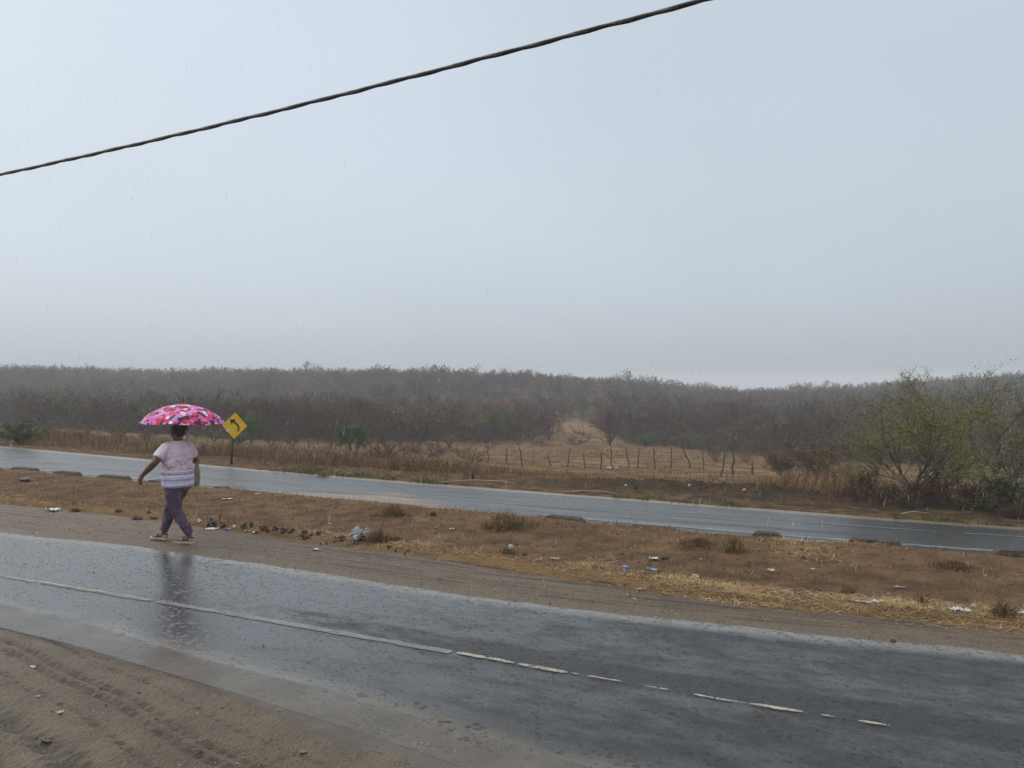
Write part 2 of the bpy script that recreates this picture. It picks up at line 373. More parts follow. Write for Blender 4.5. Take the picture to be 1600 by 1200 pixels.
def build_ground():
    def grow(a, b, st, k):
        v = [a]
        while v[-1] < b: v.append(v[-1] + st); st *= k
        return v
    sl = grow(10, 640, .12, 1.06); left = [-x for x in grow(17, 640, .10, 1.028)]
    S = np.array(left[::-1] + list(np.arange(-17, 10, .055))[1:] + sl)
    def lin(a, b, st): return list(np.arange(a, b, st))
    seg = []   # (from line, to line, fractions)
    rows = []
    for u in [-500, -200, -80, -30, -12, -5, -2, -.5, .3]: rows.append(('abs', u))
    fr1 = np.linspace(0, 1, 62)
    blocks = [('n', fr1)]
    U = []
    E1, E2, G, K, T = (line(k, S) for k in ('E1', 'E2', 'G', 'K', 'T'))
    for u in [-560, -200, -80, -30, -12, -5, -2, -.4]: U.append(np.full_like(S, u))
    for f in np.linspace(0, 1, 190)[1:]: U.append(.6 + (E1 - .001 - .6) * f)
    for f in (.001, .3, .6, 1): U.append(E1 + .001 + (E2 - E1 - .002) * f)
    for f in np.linspace(0, 1, 64)[1:]: U.append(E2 + .001 + (G - E2) * f)
    for f in np.linspace(0, 1, 62)[1:]: U.append(G + .001 + (K - G - .002) * f)
    for f in (.0005, .3, .6, 1): U.append(K + (T - K - .002) * f + .001)
    for d in grow(.004, 640, .05, 1.034): U.append(T + d)
    U = np.array(U); nr, ns = U.shape
    SS = np.broadcast_to(S, U.shape); X, Y = to_xy(SS, U)
    Z = ground_z(X, Y)
    V = np.stack([X, Y, Z], -1).reshape(-1, 3)
    i = np.arange(nr - 1)[:, None] * ns + np.arange(ns - 1)[None]; i = i.ravel()
    F = np.stack([i, i + 1, i + ns + 1, i + ns], 1)
    me = np_mesh('ground', V, F, True)
    s = SS.ravel(); u = U.ravel(); x, y = X.ravel(), Y.ravel()
    fattr(me, 's', s)
    fattr(me, 'd1', u - line('E1', s)); fattr(me, 'd2', u - line('E2', s)); fattr(me, 'dg', u - line('G', s)); fattr(me, 'dk', u - line('K', s)); fattr(me, 'dt', u - line('T', s))
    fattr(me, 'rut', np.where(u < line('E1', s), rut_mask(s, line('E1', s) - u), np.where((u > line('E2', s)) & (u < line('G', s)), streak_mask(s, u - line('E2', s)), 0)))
    fattr(me, 'scrub', scrub_mask(x, y)); fattr(me, 'clear', clear_mask(x, y))
    print('ground', len(V))
    return tag(link('ground', me, ground_material()), kind='structure')

CLEARINGS = []     # (x, y, rx, ry): bare sandy openings in the scrub, filled below
def clear_mask(X, Y):
    m = np.zeros(np.shape(X))
    for cx, cy_, rx, ry in CLEARINGS: m = np.maximum(m, np.exp(-(((X - cx) / rx) ** 2 + ((Y - cy_) / ry) ** 2)))
    return m
def scrub_edge(X, Y):
    """how far beyond the far road the thicket begins"""
    px = 800 + 1200 * np.asarray(X, float) / np.maximum(Y, 1)
    return np.interp(px, [-900, 0, 250, 420, 560, 700, 800, 830, 850, 900, 955, 985, 1060, 1200, 1350, 1600, 2500], [20, 22, 24, 26, 30, 42, 50, 54, 68, 92, 70, 56, 54, 52, 44, 46, 46])
def scrub_mask(X, Y):
    s, u = to_su(np.asarray(X, float), np.asarray(Y, float)); dt = u - line('T', s)
    return sstep(dt - scrub_edge(X, Y) + 8 * fbm(np.asarray(X) * .12, np.asarray(Y) * .12, 44), -3, 3)

for px, py, wpx, dep in ((892, 668, 42, 9), (1080, 650, 18, 5), (165, 628, 22, 9), (1560, 640, 50, 8), (430, 640, 14, 6), (700, 632, 16, 7), (1230, 640, 18, 7)):
    cx, cy_, cz = hit(px, py); CLEARINGS.append((cx, cy_, wpx / 1200 * cy_, dep)); print('clearing', px, py, round(cx, 1), round(cy_, 1))
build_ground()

# ------------------------------------------------------------------ roads
def strip(name, ka, kb, s0, s1, ds, nv, z, mat, crown=0.0, pad=.25):
    S = np.concatenate([np.arange(s0, -24, 2.0), np.arange(-24, 8, ds), np.arange(8, s1, 2.0)])
    va = np.linspace(0, 1, nv)
    A, B = line(ka, S) - pad, line(kb, S) + pad
    U = A[None] + (B - A)[None] * va[:, None]; SS = np.broadcast_to(S, U.shape); X, Y = to_xy(SS, U)
    Z = z + crown * np.sin(np.pi * va)[:, None] + .006 * fbm(SS * .9, U * .9, 71)
    i = (np.arange(nv - 1)[:, None] * len(S) + np.arange(len(S) - 1)[None]).ravel(); ns = len(S)
    me = np_mesh(name, np.stack([X, Y, Z], -1).reshape(-1, 3), np.stack([i, i + 1, i + ns + 1, i + ns], 1), True)
    fattr(me, 'v', np.broadcast_to(va[:, None], U.shape).ravel()); fattr(me, 's', SS.ravel())
    fattr(me, 'e0', (U - A[None]).ravel()); fattr(me, 'e1', (B[None] - U).ravel())
    return tag(link(name, me, mat), kind='structure')

def wet_asphalt(name, near):
    b = MB(name); o = b.obj(); r = b.mp(o, rot=ROT)
    e0, e1, v, s = b.attr('e0'), b.attr('e1'), b.attr('v'), b.attr('s')
    big = b.noise(b.mp(r, (.45, 1.6, 1)), 1.1, 5, .6); mid = b.noise(b.mp(r, (.8, 1.8, 1)), 3.2, 6, .65); fine = b.noise(o, 26, 5, .7); grit = b.noise(o, 130, 3, .65)
    base = b.mix(b.ss(grit, .35, .7), (.012, .0125, .014), (.036, .036, .038))
    base = b.mix(b.ss(fine, .62, .8), base, (.06, .057, .053))
    if near:
        film = b.math('ADD', b.math('MULTIPLY_ADD', big, .55, .22), b.math('MULTIPLY', mid, .62))
        film = b.math('ADD', film, b.ss(e1, .42, .18, 0, .35))                  # water lies along the far edge
        film = b.math('ADD', film, b.ss(s, -2, -8, -.15, .38)); film = b.math('ADD', film, b.math('MULTIPLY_ADD', b.noise(b.mp(r, (.25, .8, 1)), 1.0, 3), .22, -.11))
        track = b.math('MULTIPLY', b.ss(b.math('ABSOLUTE', b.math('SUBTRACT', v, .52)), .075, .035), b.ss(mid, .25, .6, 1, .55))
        film = b.math('SUBTRACT', film, b.math('MULTIPLY', track, .30))
        pud = b.ss(film, .52, .90)
        mudk = b.ss(b.math('ADD', e0, b.math('MULTIPLY_ADD', mid, .5, -.25)), .62, .22)
        mud2 = b.ss(b.math('ADD', e1, b.math('MULTIPLY_ADD', mid, .35, -.17)), .34, .18)
        base = b.mix(b.math('MULTIPLY', mudk, .8), base, (.155, .138, .115)); base = b.mix(b.math('MULTIPLY', mud2, .75), base, (.15, .135, .115))
        crack = b.n('ShaderNodeTexVoronoi', {'Vector': b.n('ShaderNodeVectorMath', {0: o, 1: b.n('ShaderNodeVectorMath', {0: b.n('ShaderNodeTexNoise', {'Vector': o, 'Scale': 5.0}).outputs[1], 'Scale': .16}, operation='SCALE').outputs[0]}, operation='ADD').outputs[0], 'Scale': 3.4}, feature='DISTANCE_TO_EDGE').outputs['Distance']
        ck = b.math('MULTIPLY', b.ss(crack, .014, .004), b.math('MULTIPLY', b.ss(b.math('ABSOLUTE', b.math('SUBTRACT', v, .44)), .16, .05), b.ss(s, -5, -3)))
        base = b.mix(b.math('MULTIPLY', ck, .35), base, (.11, .105, .10))
        rough = b.math('MULTIPLY_ADD', pud, -.34, .42); rough = b.math('ADD', rough, b.math('MULTIPLY_ADD', fine, .16, -.08))
        chip = b.math('MULTIPLY', b.ss(b.vor(b.mp(r, (.85, 1.1, 1)), 16), .42, .26), b.ss(b.noise(b.mp(r, (.8, 1.3, 1)), 4.5, 5, .75), .46, .56))
        chip = b.math('MAXIMUM', chip, b.math('MULTIPLY', b.ss(b.vor(b.mp(r, (.9, 1.1, 1), (0, 0, .7)), 31), .40, .22), b.ss(b.noise(r, 7, 4, .7), .47, .58)))
        base = b.mix(b.math('MULTIPLY', chip, .8), base, (.016, .015, .015)); rough = b.mix(b.math('MULTIPLY', chip, .9), rough, (.62, .62, .62))
        rough = b.n('ShaderNodeSeparateColor', {0: rough}).outputs[0]
        bs = b.math('MULTIPLY_ADD', pud, -.50, 1.0); bs = b.math('ADD', bs, b.math('MULTIPLY', chip, 1.2))
        h = b.math('ADD', b.math('MULTIPLY', fine, .6), b.math('MULTIPLY', grit, .35)); h = b.math('ADD', h, b.math('MULTIPLY', b.vor(o, 55), .4))
        h = b.math('SUBTRACT', h, b.math('MULTIPLY', ck, -.6))
        hm = b.math('MULTIPLY', h, bs); nm = b.bump(hm, .38, .013)
        nm = b.bump(b.noise(b.mp(r, (.6, 1.3, 1)), 8, 4, .6), .045, .03, nm)
    else:
        film = b.math('ADD', b.noise(b.mp(r, (.12, 2.6, 1)), 1.4, 5, .6), b.math('MULTIPLY', b.noise(b.mp(r, (.3, 5, 1)), 1.6, 5, .6), .6))
        pud = b.ss(film, .62, .98)
        sandy = b.ss(b.math('ADD', b.math('ABSOLUTE', b.math('SUBTRACT', s, -8.6)), b.math('ADD', b.math('MULTIPLY', e0, 2.3), b.math('MULTIPLY_ADD', mid, 2.2, -1.1))), 3.4, 1.8)
        edge = b.ss(b.math('ADD', e1, b.math('MULTIPLY_ADD', mid, .3, -.15)), .42, .22)
        base = b.mix(b.math('MULTIPLY', sandy, .8), base, (.20, .145, .10)); base = b.mix(b.math('MULTIPLY', edge, .8), base, (.22, .165, .11))
        rough = b.math('MULTIPLY_ADD', pud, -.22, .34); rough = b.math('ADD', rough, b.math('MULTIPLY', sandy, .3))
        h = b.math('ADD', b.math('MULTIPLY', fine, .6), b.math('MULTIPLY', b.noise(o, 60, 3), .5)); nm = b.bump(h, .7, .02)
    return b.done(base, rough, nm, Specular_IOR_Level=b.math('MULTIPLY_ADD', pud, .55, .22), IOR=1.6)

strip('near_road', 'E1', 'E2', -600, 560, .10, 40, 0.0, wet_asphalt('near_wet_asphalt', True), crown=.012)
strip('far_road', 'K', 'T', -600, 560, .16, 24, 0.0, wet_asphalt('far_wet_asphalt', False), crown=.02, pad=.12)

# muddy water lying along the near edge of the near road
def puddle():
    S = np.arange(-11, 2.0, .06); va = np.linspace(0, 1, 30)
    A = line('E1', S) - .32 + .12 * fbm(S * .7, S * 0, 5) - .25 * sstep(S, -5, -2); B = line('E1', S) + .26 + .3 * fbm(S * .55, S * 0 + 3, 6)
    U = A[None] + (B - A)[None] * va[:, None]; SS = np.broadcast_to(S, U.shape); X, Y = to_xy(SS, U)
    # its inner rim feathers under the crown of the road
    Z = np.broadcast_to(.0075 - .014 * sstep(va, .72, 1.0)[:, None], U.shape)
    ns = len(S); i = (np.arange(len(va) - 1)[:, None] * ns + np.arange(ns - 1)[None]).ravel()
    me = np_mesh('puddle', np.stack([X, Y, Z], -1).reshape(-1, 3), np.stack([i, i + 1, i + ns + 1, i + ns], 1), True)
    fattr(me, 'v', np.broadcast_to(va[:, None], U.shape).ravel())
    b = MB('muddy_water'); o = b.obj()
    n = b.noise(o, 2.2, 5); c = b.mix(b.ss(n, .3, .7), (.10, .088, .073), (.155, .137, .115))
    v = b.attr('v'); al = b.math('MULTIPLY', b.ss(b.math('ADD', v, b.math('MULTIPLY_ADD', b.noise(o, 4, 6, .7), .9, -.45)), 1.0, .55), b.ss(v, .0, .2)); b.set(b.b.inputs['Alpha'], b.math('MULTIPLY', al, .55))
    foam = b.math('MULTIPLY', b.ss(b.vor(o, 42), .26, .12), b.math('MULTIPLY', b.ss(b.noise(o, 3.4, 4, .6), .50, .62), b.ss(b.math('ABSOLUTE', b.math('SUBTRACT', v, .52)), .30, .08)))
    c = b.mix(b.math('MULTIPLY', foam, .85), c, (.62, .60, .57))
    ring = b.noise(o, 34, 3, .6); drop = b.vor(o, 15)
    h = b.math('ADD', b.math('MULTIPLY', ring, .3), b.ss(drop, .0, .16, .6, 0))
    b.done(c, b.math('MULTIPLY_ADD', n, .16, .02), b.bump(h, .30, .012), IOR=1.33)
    return tag(link('puddle', me, b.m), kind='structure')
puddle()

# painted lines
def paint_mat(name, c1, c2, wear):
    b = MB(name); o = b.obj(); n = b.noise(o, 14, 6, .7); 
    c = b.mix(b.ss(b.noise(o, 5, 4), .3, .7), c1, c2); b.set(b.b.inputs['Alpha'], b.math('MULTIPLY', b.ss(b.math('ADD', b.math('MULTIPLY', n, .6), b.math('MULTIPLY', b.noise(o, 40, 4, .7), .4)), wear, wear + .07), .85))
    return b.done(c, .4, b.bump(b.noise(o, 60, 3), .2, .005))
PAINT_WET = paint_mat('worn_wet_paint', (.12, .12, .117), (.20, .20, .19), .385)
PAINT_BRIGHT = paint_mat('white_road_paint', (.26, .248, .21), (.40, .38, .32), .43)
def dash(name, k, off, s0, s1, wd, z, mat, rag=.3, ds=.03, crown=None):
    S = np.arange(s0, s1 + ds, ds); c = line(k, S) + off
    a = c - wd / 2 * (1 - rag + rag * 2 * vnoise(S * 9, S * 0, 3)); b2 = c + wd / 2 * (1 - rag + rag * 2 * vnoise(S * 11, S * 0 + 9, 4))
    tp = np.minimum(np.minimum((S - s0) / .03, (s1 - S) / .03), 1).clip(.5, 1); a = c + (a - c) * tp; b2 = c + (b2 - c) * tp
    X0, Y0 = to_xy(S, a); X1, Y1 = to_xy(S, b2); n = len(S)
    zz = z + .006 * fbm(S * .9, a * .9, 71); zt = z + .006 * fbm(S * .9, b2 * .9, 71)
    if crown:
        ka, kb, pad, cr_ = crown
        for Zq, Uq in ((zz, a), (zt, b2)):
            A, B = line(ka, S) - pad, line(kb, S) + pad; Zq += cr_ * np.sin(np.pi * np.clip((Uq - A) / (B - A), 0, 1))
    V = np.concatenate([np.c_[X0, Y0, zz], np.c_[X1, Y1, zt]]); i = np.arange(n - 1)
    me = np_mesh(name, V, np.stack([i, i + 1, i + n + 1, i + n], 1)); return tag(link(name, me, mat), kind='structure')
def s_on(k, px):
    """station along a line where the photograph's column px crosses it"""
    S = np.linspace(-60, 6, 6601); X, Y = to_xy(S, line(k, S)); q = 800 + F_PX * X / Y
    q = np.where(Y > .5, q, 1e6); return float(S[np.argmin(np.abs(q - px))])
CRN = ('E1', 'E2', .25, .012)
for i, (a, b_) in enumerate(((-260, 57), (64, 238), (246, 705))):
    dash('lane_line', 'CL', 0, s_on('CL', a), s_on('CL', b_), .078 if i else .066, .0045, PAINT_WET, .25, crown=CRN)
for a, b_, wd in ((58, 160, .045), (714, 800, .06), (810, 884, .06), (893, 903, .03), (911, 968, .03), (1008, 1022, .03), (1030, 1042, .03), (1084, 1104, .035), (1108, 1166, .035), (1170, 1250, .05), (1282, 1302, .04), (1341, 1388, .035)):
    dash('lane_line', 'CL', .0, s_on('CL', a), s_on('CL', b_), wd * .75, .009, PAINT_BRIGHT, .45, .02, crown=CRN)
dash('edge_line', 'K', .30, -60, s_on('K', 330), .16, .0045, PAINT_WET, .3, .1, crown=('K', 'T', .12, .02))
dash('edge_line', 'K', .30, s_on('K', 830), 30, .11, .0045, PAINT_WET, .3, .05, crown=('K', 'T', .12, .02))
dash('centre_line', 'K', 1.45, s_on('K', 1240), s_on('K', 1480), .05, .0045, PAINT_WET, .4, .05, crown=('K', 'T', .12, .02))
dash('centre_line', 'K', 1.45, s_on('K', 1520), 8, .05, .0045, PAINT_WET, .4, .05, crown=('K', 'T', .12, .02))
#PART2

# ------------------------------------------------------------------ trees and scrub
def spawn(P, D, L, R, rg, m, spread, ratio, lo=.25, tip=True, up=0.0):
    """children along branches given as polylines P (n, k, 3)"""
    n, k, _ = P.shape; N = n * m
    t = rg.uniform(lo, 1.0, (n, m))
    if tip: t[:, 0] = .99
    x = t * (k - 1); i = np.minimum(x.astype(int), k - 2); f = (x - i)[..., None]
    rows = np.arange(n)[:, None]
    pos = P[rows, i] * (1 - f) + P[rows, i + 1] * f; d = unit(P[rows, i + 1] - P[rows, i])
    side = rg.normal(size=d.shape); side = unit(side - d * (side * d).sum(-1, keepdims=True))
    sp = spread * rg.uniform(.6, 1.25, (n, m, 1)); sp[:, 0] *= .55
    nd = unit(d + side * sp + np.array([0, 0, up]))
    nl = L[:, None] * ratio * rg.uniform(.7, 1.25, (n, m)) * (1.15 - .4 * t); nr = R[:, None] * (1 - .55 * t) * .72
    return pos.reshape(N, 3), nd.reshape(N, 3), nl.reshape(N), nr.reshape(N)
def bend(P0, D, L, R, rg, k=3, wig=.16, up=.05):
    pts = [P0]; d = D
    for _ in range(k):
        d = unit(d + rg.normal(size=d.shape) * wig + np.array([0, 0, up])); pts.append(pts[-1] + d * (L / k)[:, None])
    return np.stack(pts, 1)
def to_tubes(P, R, sides, taper=.55):
    n, k, _ = P.shape; f = np.linspace(1, taper, k)
    return [seg_mesh(P[:, j], P[:, j + 1], R * f[j], R * f[j + 1], sides) for j in range(k - 1)]
def make_tree(seed, limbs=4, lean=.9, trunk_h=.35, L0=1.5, m=(4, 4, 5), ratio=(.68, .62, .55), up=(.10, .06, .03), wig=.15, r0=.09, spread=.75, tw=.012, leaf=None, flat=1.0, tube_levels=2, thin=False):
    """a thorn tree about as tall as it grows: trunk tubes, thin twigs, leaflets"""
    rg = np.random.default_rng(seed); T, W, LF = [], [], []
    p0 = np.zeros((1, 3)) - [0, 0, .15]; tp = bend(p0, np.array([[rg.normal() * .1, rg.normal() * .1, 1.0]]), np.array([trunk_h + .15]), np.array([r0]), rg, 2, .1, .1)
    T += to_tubes(tp, np.array([r0]), 3 if thin else 6, .9)
    az = rg.uniform(0, 6.28) + np.arange(limbs) * 6.283 / limbs + rg.normal(size=limbs) * .35; el = rg.uniform(.65, 1.25, limbs) * lean
    D = unit(np.stack([np.cos(az) * el, np.sin(az) * el, np.ones(limbs)], 1)); P0 = np.repeat(tp[:, -1], limbs, 0); L = L0 * rg.uniform(.75, 1.2, limbs); R = np.full(limbs, r0 * .62)
    P = bend(P0, D, L, R, rg, 3 if thin else 4, wig, up[0]); T += to_tubes(P, R, 3 if thin else 5)
    for lv in range(len(m)):
        p, d, L, R = spawn(P, D, L, R, rg, m[lv], spread, ratio[lv], lo=.2, up=up[min(lv, 2)])
        last = lv == len(m) - 1
        if last or lv >= tube_levels:
            P = bend(p, d, L, R, rg, 2, wig, up[min(lv, 2)])
            W.append(sliver_mesh(P[:, 0], P[:, 2], np.maximum(R * .5, tw), rg)) if last or thin else W.append(seg_mesh(P[:, 0], P[:, 2], np.maximum(R, tw), np.maximum(R * .5, tw * .8), 3))
        else:
            P = bend(p, d, L, R, rg, 3, wig, up[min(lv, 2)]); T += to_tubes(P, np.maximum(R, .006), 3)
        D = d
    if leaf:
        per, size, keep = leaf; n = len(P); P = P[rg.random(n) < keep]; n = len(P)
        t = rg.uniform(.1, 1.05, (n, per, 1)); pos = P[:, None, 0] * (1 - t) + P[:, None, -1] * t + rg.normal(size=(n, per, 3)) * size * .9
        a = unit(rg.normal(size=pos.shape) + [0, 0, .3]) * size * rg.uniform(.6, 1.4, (n, per, 1)); q = unit(np.cross(a, rg.normal(size=a.shape))) * size * .33
        V = np.stack([pos - q, pos + q, pos + a], 2).reshape(-1, 3); LF = (V, np.arange(len(V)).reshape(-1, 3))
    out = {}
    for k, g in (('trunk', T), ('crown', W)):
        V, F = cat_mesh(g); out[k] = (V, F)
    H = max(out['crown'][0][:, 2].max(), out['trunk'][0][:, 2].max()); wdt = np.abs(out['crown'][0][:, :2]).max()
    out['leaf'] = LF if leaf else None
    for k in out:
        if out[k] is not None:
            V, F = out[k]; V = V * [flat / H, flat / H, 1 / H]; out[k] = (V, F)
    out['w'] = wdt / H * flat
    return out
def tinted(name, V, F, per, rg, smooth=False):
    me = np_mesh(name, V, F, smooth); n = len(V); t = np.repeat(rg.random(n // per + 1), per)[:n]; fattr(me, 'tint', t); return me

BARK = blade_mat('thorn_bark', [(0, (0.0386, 0.0260, 0.0202)), (1, (0.1256, 0.0896, 0.0714))], .85, .5)
TWIG = blade_mat('bare_twigs', [(0, (0.0148, 0.0073, 0.0055)), (.5, (0.0478, 0.0243, 0.0167)), (.85, (0.1063, 0.0592, 0.0414)), (1, (0.2018, 0.1214, 0.0871))], .85, .5, [(0, (.62, .60, .60)), (.3, (1.0, .94, .90)), (.5, (1.15, .94, .82)), (.7, (.95, 1.0, .66)), (.85, (1.35, 1.25, 1.18)), (1, (.75, .70, .68))])
TWIG_RED = blade_mat('reddish_twigs', [(0, (0.0327, 0.0162, 0.0099)), (.6, (0.0888, 0.0445, 0.0260)), (1, (0.1590, 0.0890, 0.0549))], .85, .5, [(0, (0.5456, 0.6000, 0.6300)), (.3, (1.0, .94, .90)), (.5, (1.15, .94, .82)), (.7, (.95, 1.0, .66)), (.85, (1.35, 1.25, 1.18)), (1, (0.6600, 0.7000, 0.7140))])
BARK_PALE = blade_mat('pale_bark', [(0, (.07, .06, .05)), (1, (.12, .105, .085))], .8, .3)
LEAF_OLIVE = blade_mat('olive_leaflets', [(0, (0.0603, 0.0750, 0.0193)), (.55, (0.1507, 0.1688, 0.0413)), (.85, (0.2617, 0.2422, 0.0660)), (1, (0.3806, 0.2500, 0.0757))], .6, .3)
LEAF_GREEN = blade_mat('fresh_leaflets', [(0, (0.0410, 0.0707, 0.0180)), (.6, (0.0958, 0.1531, 0.0338)), (1, (0.1642, 0.2238, 0.0562))], .55, .25)
LEAF_DARK = blade_mat('dark_leaflets', [(0, (0.0306, 0.0532, 0.0168)), (.7, (0.0680, 0.1064, 0.0336)), (1, (0.1275, 0.1615, 0.0560))], .6, .3)
LEAF_BROWN = blade_mat('withered_leaflets', [(0, (.045, .026, .013)), (.6, (.14, .075, .034)), (1, (.25, .15, .07))], .75, .3)

class Proto:
    def __init__(s, name, tree, bark, twig, leafm=None, seed=0):
        rg = np.random.default_rng(seed)
        s.w = tree['w']; s.tree = tree
        s.trunk = tinted('trunk', *tree['trunk'], 6, rg); s.trunk.materials.append(bark)
        V, F = tree['crown']; n3 = len(V)
        s.crown_mats = [twig]
        if tree['leaf'] is not None:
            V2, F2 = tree['leaf']; me = np_mesh('crown', *cat_mesh([(V, F), (V2, F2)]))
            mi = np.zeros(len(F) + len(F2), np.int32); mi[len(F):] = 1
            me.materials.append(twig); me.materials.append(leafm); me.polygons.foreach_set('material_index', mi)
            t = np.concatenate([np.repeat(rg.random(n3 // 3 + 1), 3)[:n3], np.repeat(rg.random(len(V2) // 3 + 1), 3)[:len(V2)]]); fattr(me, 'tint', t)
        else:
            me = tinted('crown', V, F, 3, rg); me.materials.append(twig)
        s.crown = me
    def put(s, name, loc, h, rz, label, cat, group=None, wide=1.0):
        e = empty(name, loc, label, cat, group, rz, (h * wide, h * wide, h))
        link('trunk', s.trunk, parent=e); link('crown', s.crown, parent=e)
        return e
    def at(s, name, px, py, hpx, label, cat, group=None, rz=0.0, wide=1.0):
        x, y, z = hit(px, py); return s.put(name, (x, y, z - .03), hpx * y / F_PX, rz, label, cat, group, wide)

bare = [Proto('bare', make_tree(100 + i, limbs=6 + i % 4, lean=.55 + .2 * (i % 4), m=(5, 5, 8), L0=1.25, trunk_h=.04 + .05 * (i % 3), wig=.27, spread=.95, r0=.065, flat=1.0, tw=.010, tube_levels=1), BARK, TWIG if i % 3 else TWIG_RED, seed=i) for i in range(8)]
greenish = [Proto('greenish', make_tree(140 + i, limbs=5, lean=.8, m=(4, 5, 6), leaf=(3, .075, .7), tw=.010, tube_levels=1), BARK, TWIG, LEAF_OLIVE, seed=20 + i) for i in range(2)]
lush = Proto('lush', make_tree(160, limbs=5, lean=.75, m=(4, 5, 5), leaf=(14, .13, 1), tw=.010, tube_levels=1), BARK, TWIG, LEAF_GREEN, seed=31)
dark = [Proto('dark', make_tree(165 + i, limbs=6, lean=1.0, trunk_h=.08, m=(4, 5, 5), leaf=(9, .10, 1), tw=.009, tube_levels=1), BARK, TWIG, LEAF_DARK, seed=33 + i) for i in range(2)]
brush = [Proto('brush', make_tree(170 + i, limbs=7, lean=1.1, trunk_h=.05, L0=1.2, m=(5, 5, 5), tw=.007, r0=.045, tube_levels=1), BARK, TWIG_RED if i % 2 else TWIG, seed=36 + i) for i in range(3)]
withered = Proto('withered', make_tree(178, limbs=9, lean=1.0, trunk_h=.05, L0=1.1, m=(5, 5, 6), leaf=(5, .075, .95), tw=.007, r0=.04, tube_levels=1), BARK, TWIG_RED, LEAF_BROWN, seed=39)

# the two big acacias by the right end of the far road
acacia_a = Proto('acacia', make_tree(203, limbs=9, lean=.92, trunk_h=.22, L0=1.7, m=(6, 7, 8), ratio=(.70, .60, .52), up=(.05, .04, .02), wig=.2, r0=.040, spread=.95, tw=.0032, leaf=(11, .026, .95)), BARK_PALE, TWIG, LEAF_OLIVE, seed=41)
acacia_b = Proto('acacia', make_tree(211, limbs=11, lean=1.15, trunk_h=.12, L0=1.6, m=(6, 7, 8), ratio=(.72, .62, .52), up=(.02, .03, .02), wig=.2, r0=.045, spread=.9, tw=.0030, leaf=(11, .026, .95)), BARK_PALE, TWIG, LEAF_OLIVE, seed=42)
acacia_a.at('acacia_tree', 1428, 783, 212, 'large open-crowned green acacia standing alone above the dark brush by the far road', 'tree', 'acacias by the far road', 0.6, 1.22)
acacia_b.at('acacia_tree', 1548, 766, 205, 'low spreading green acacia cut by the frame at the right edge of the photo', 'tree', 'acacias by the far road', 2.1, 1.25)

taken = []
def spot(proto, name, px, py, hpx, label, cat, rz, wide=1.0, group=None):
    e = proto.at(name, px, py, hpx, label, cat, group, rz, wide); taken.append((e.location[0], e.location[1], 2.2 * wide)); return e
spot(bare[1], 'thorn_tree', 858, 687, 50, 'small bare vase-shaped tree before the sandy opening on the hill', 'tree', .4, 1.1)
spot(bare[4], 'thorn_tree', 954, 696, 66, 'larger bare tree with fanned dark limbs right of the sandy opening', 'tree', 1.4, 1.15)
spot(bare[6], 'thorn_tree', 990, 690, 58, 'bare multi-stemmed tree standing behind the middle of the post fence', 'tree', 2.4, .9)
spot(bare[2], 'thorn_tree', 1052, 688, 60, 'bare round-topped tree at the thicket edge behind the bent fence post', 'tree', 5.1, .9)
spot(lush, 'green_tree', 394, 698, 60, 'bright green bushy tree just right of the yellow road sign', 'tree', .3, .62)
spot(lush, 'green_tree', 793, 692, 56, 'bright green tuft-topped tree low in the thicket above the field', 'tree', 1.3, .6)
spot(lush, 'green_tree', 911, 658, 46, 'small bright green tree alone above the sandy opening', 'tree', 2.3, .5)
spot(greenish[0], 'green_tree', 1142, 656, 30, 'dull olive tree in the thicket right of the post fence', 'tree', 3.3, 1.0)
spot(greenish[1], 'green_tree', 590, 590, 30, 'pale hazy green tree rising alone above the ridge', 'tree', .3, 1.1)
spot(dark[0], 'leafy_shrub', 552, 710, 54, 'dark green spreading shrub standing among leaning posts', 'shrub', .2, 1.0)
spot(dark[1], 'leafy_shrub', 28, 694, 40, 'low dark green shrub behind the grass at the far left', 'shrub', 1.2, 1.5)
spot(dark[0], 'leafy_shrub', 372, 700, 26, 'dark low shrub behind the pole of the yellow sign', 'shrub', 4.2, 1.2)
spot(dark[1], 'leafy_shrub', 1100, 700, 22, 'low green shrub at the thicket foot behind the fence', 'shrub', 3.2, 1.5)
spot(dark[1], 'leafy_shrub', 1195, 690, 26, 'pale green low shrub between the fence and the brown bush', 'shrub', 5.2, 1.4)
spot(brush[0], 'dead_shrub', 665, 719, 34, 'grey-brown dead brush heap by the field, left of the post fence', 'shrub', .4, 1.7)
spot(brush[1], 'dead_shrub', 722, 716, 28, 'smaller reddish dead brush beside the grey brush heap', 'shrub', 1.9, 1.5)
spot(withered, 'withered_bush', 1274, 754, 70, 'rounded rust-brown withered bush left of the large acacia', 'bush', .9, 1.1)
spot(withered, 'withered_bush', 1222, 748, 46, 'smaller rust-brown bush at the end of the post fence', 'bush', 2.9, 1.0)
for i, (px, py, hp, lb) in enumerate(((1385, 790, 62, 'dark brown brush at the left foot of the large acacia'), (1432, 794, 64, 'blackish brush hiding the trunk foot of the large acacia'), (1490, 794, 62, 'dark brown brush filling the gap between the two acacias'),
        (1545, 800, 66, 'tall dark brush under the low spreading acacia'), (1592, 808, 74, 'near-black brush at the right frame edge beside the road'), (1342, 778, 50, 'low brown brush right of the withered bush'))):
    spot((brush + dark)[(0, 2, 0, 2, 3, 1)[i]], 'roadside_brush', px, py, hp, lb, 'shrub', i * 1.3, 1.25, 'brush under the acacias')

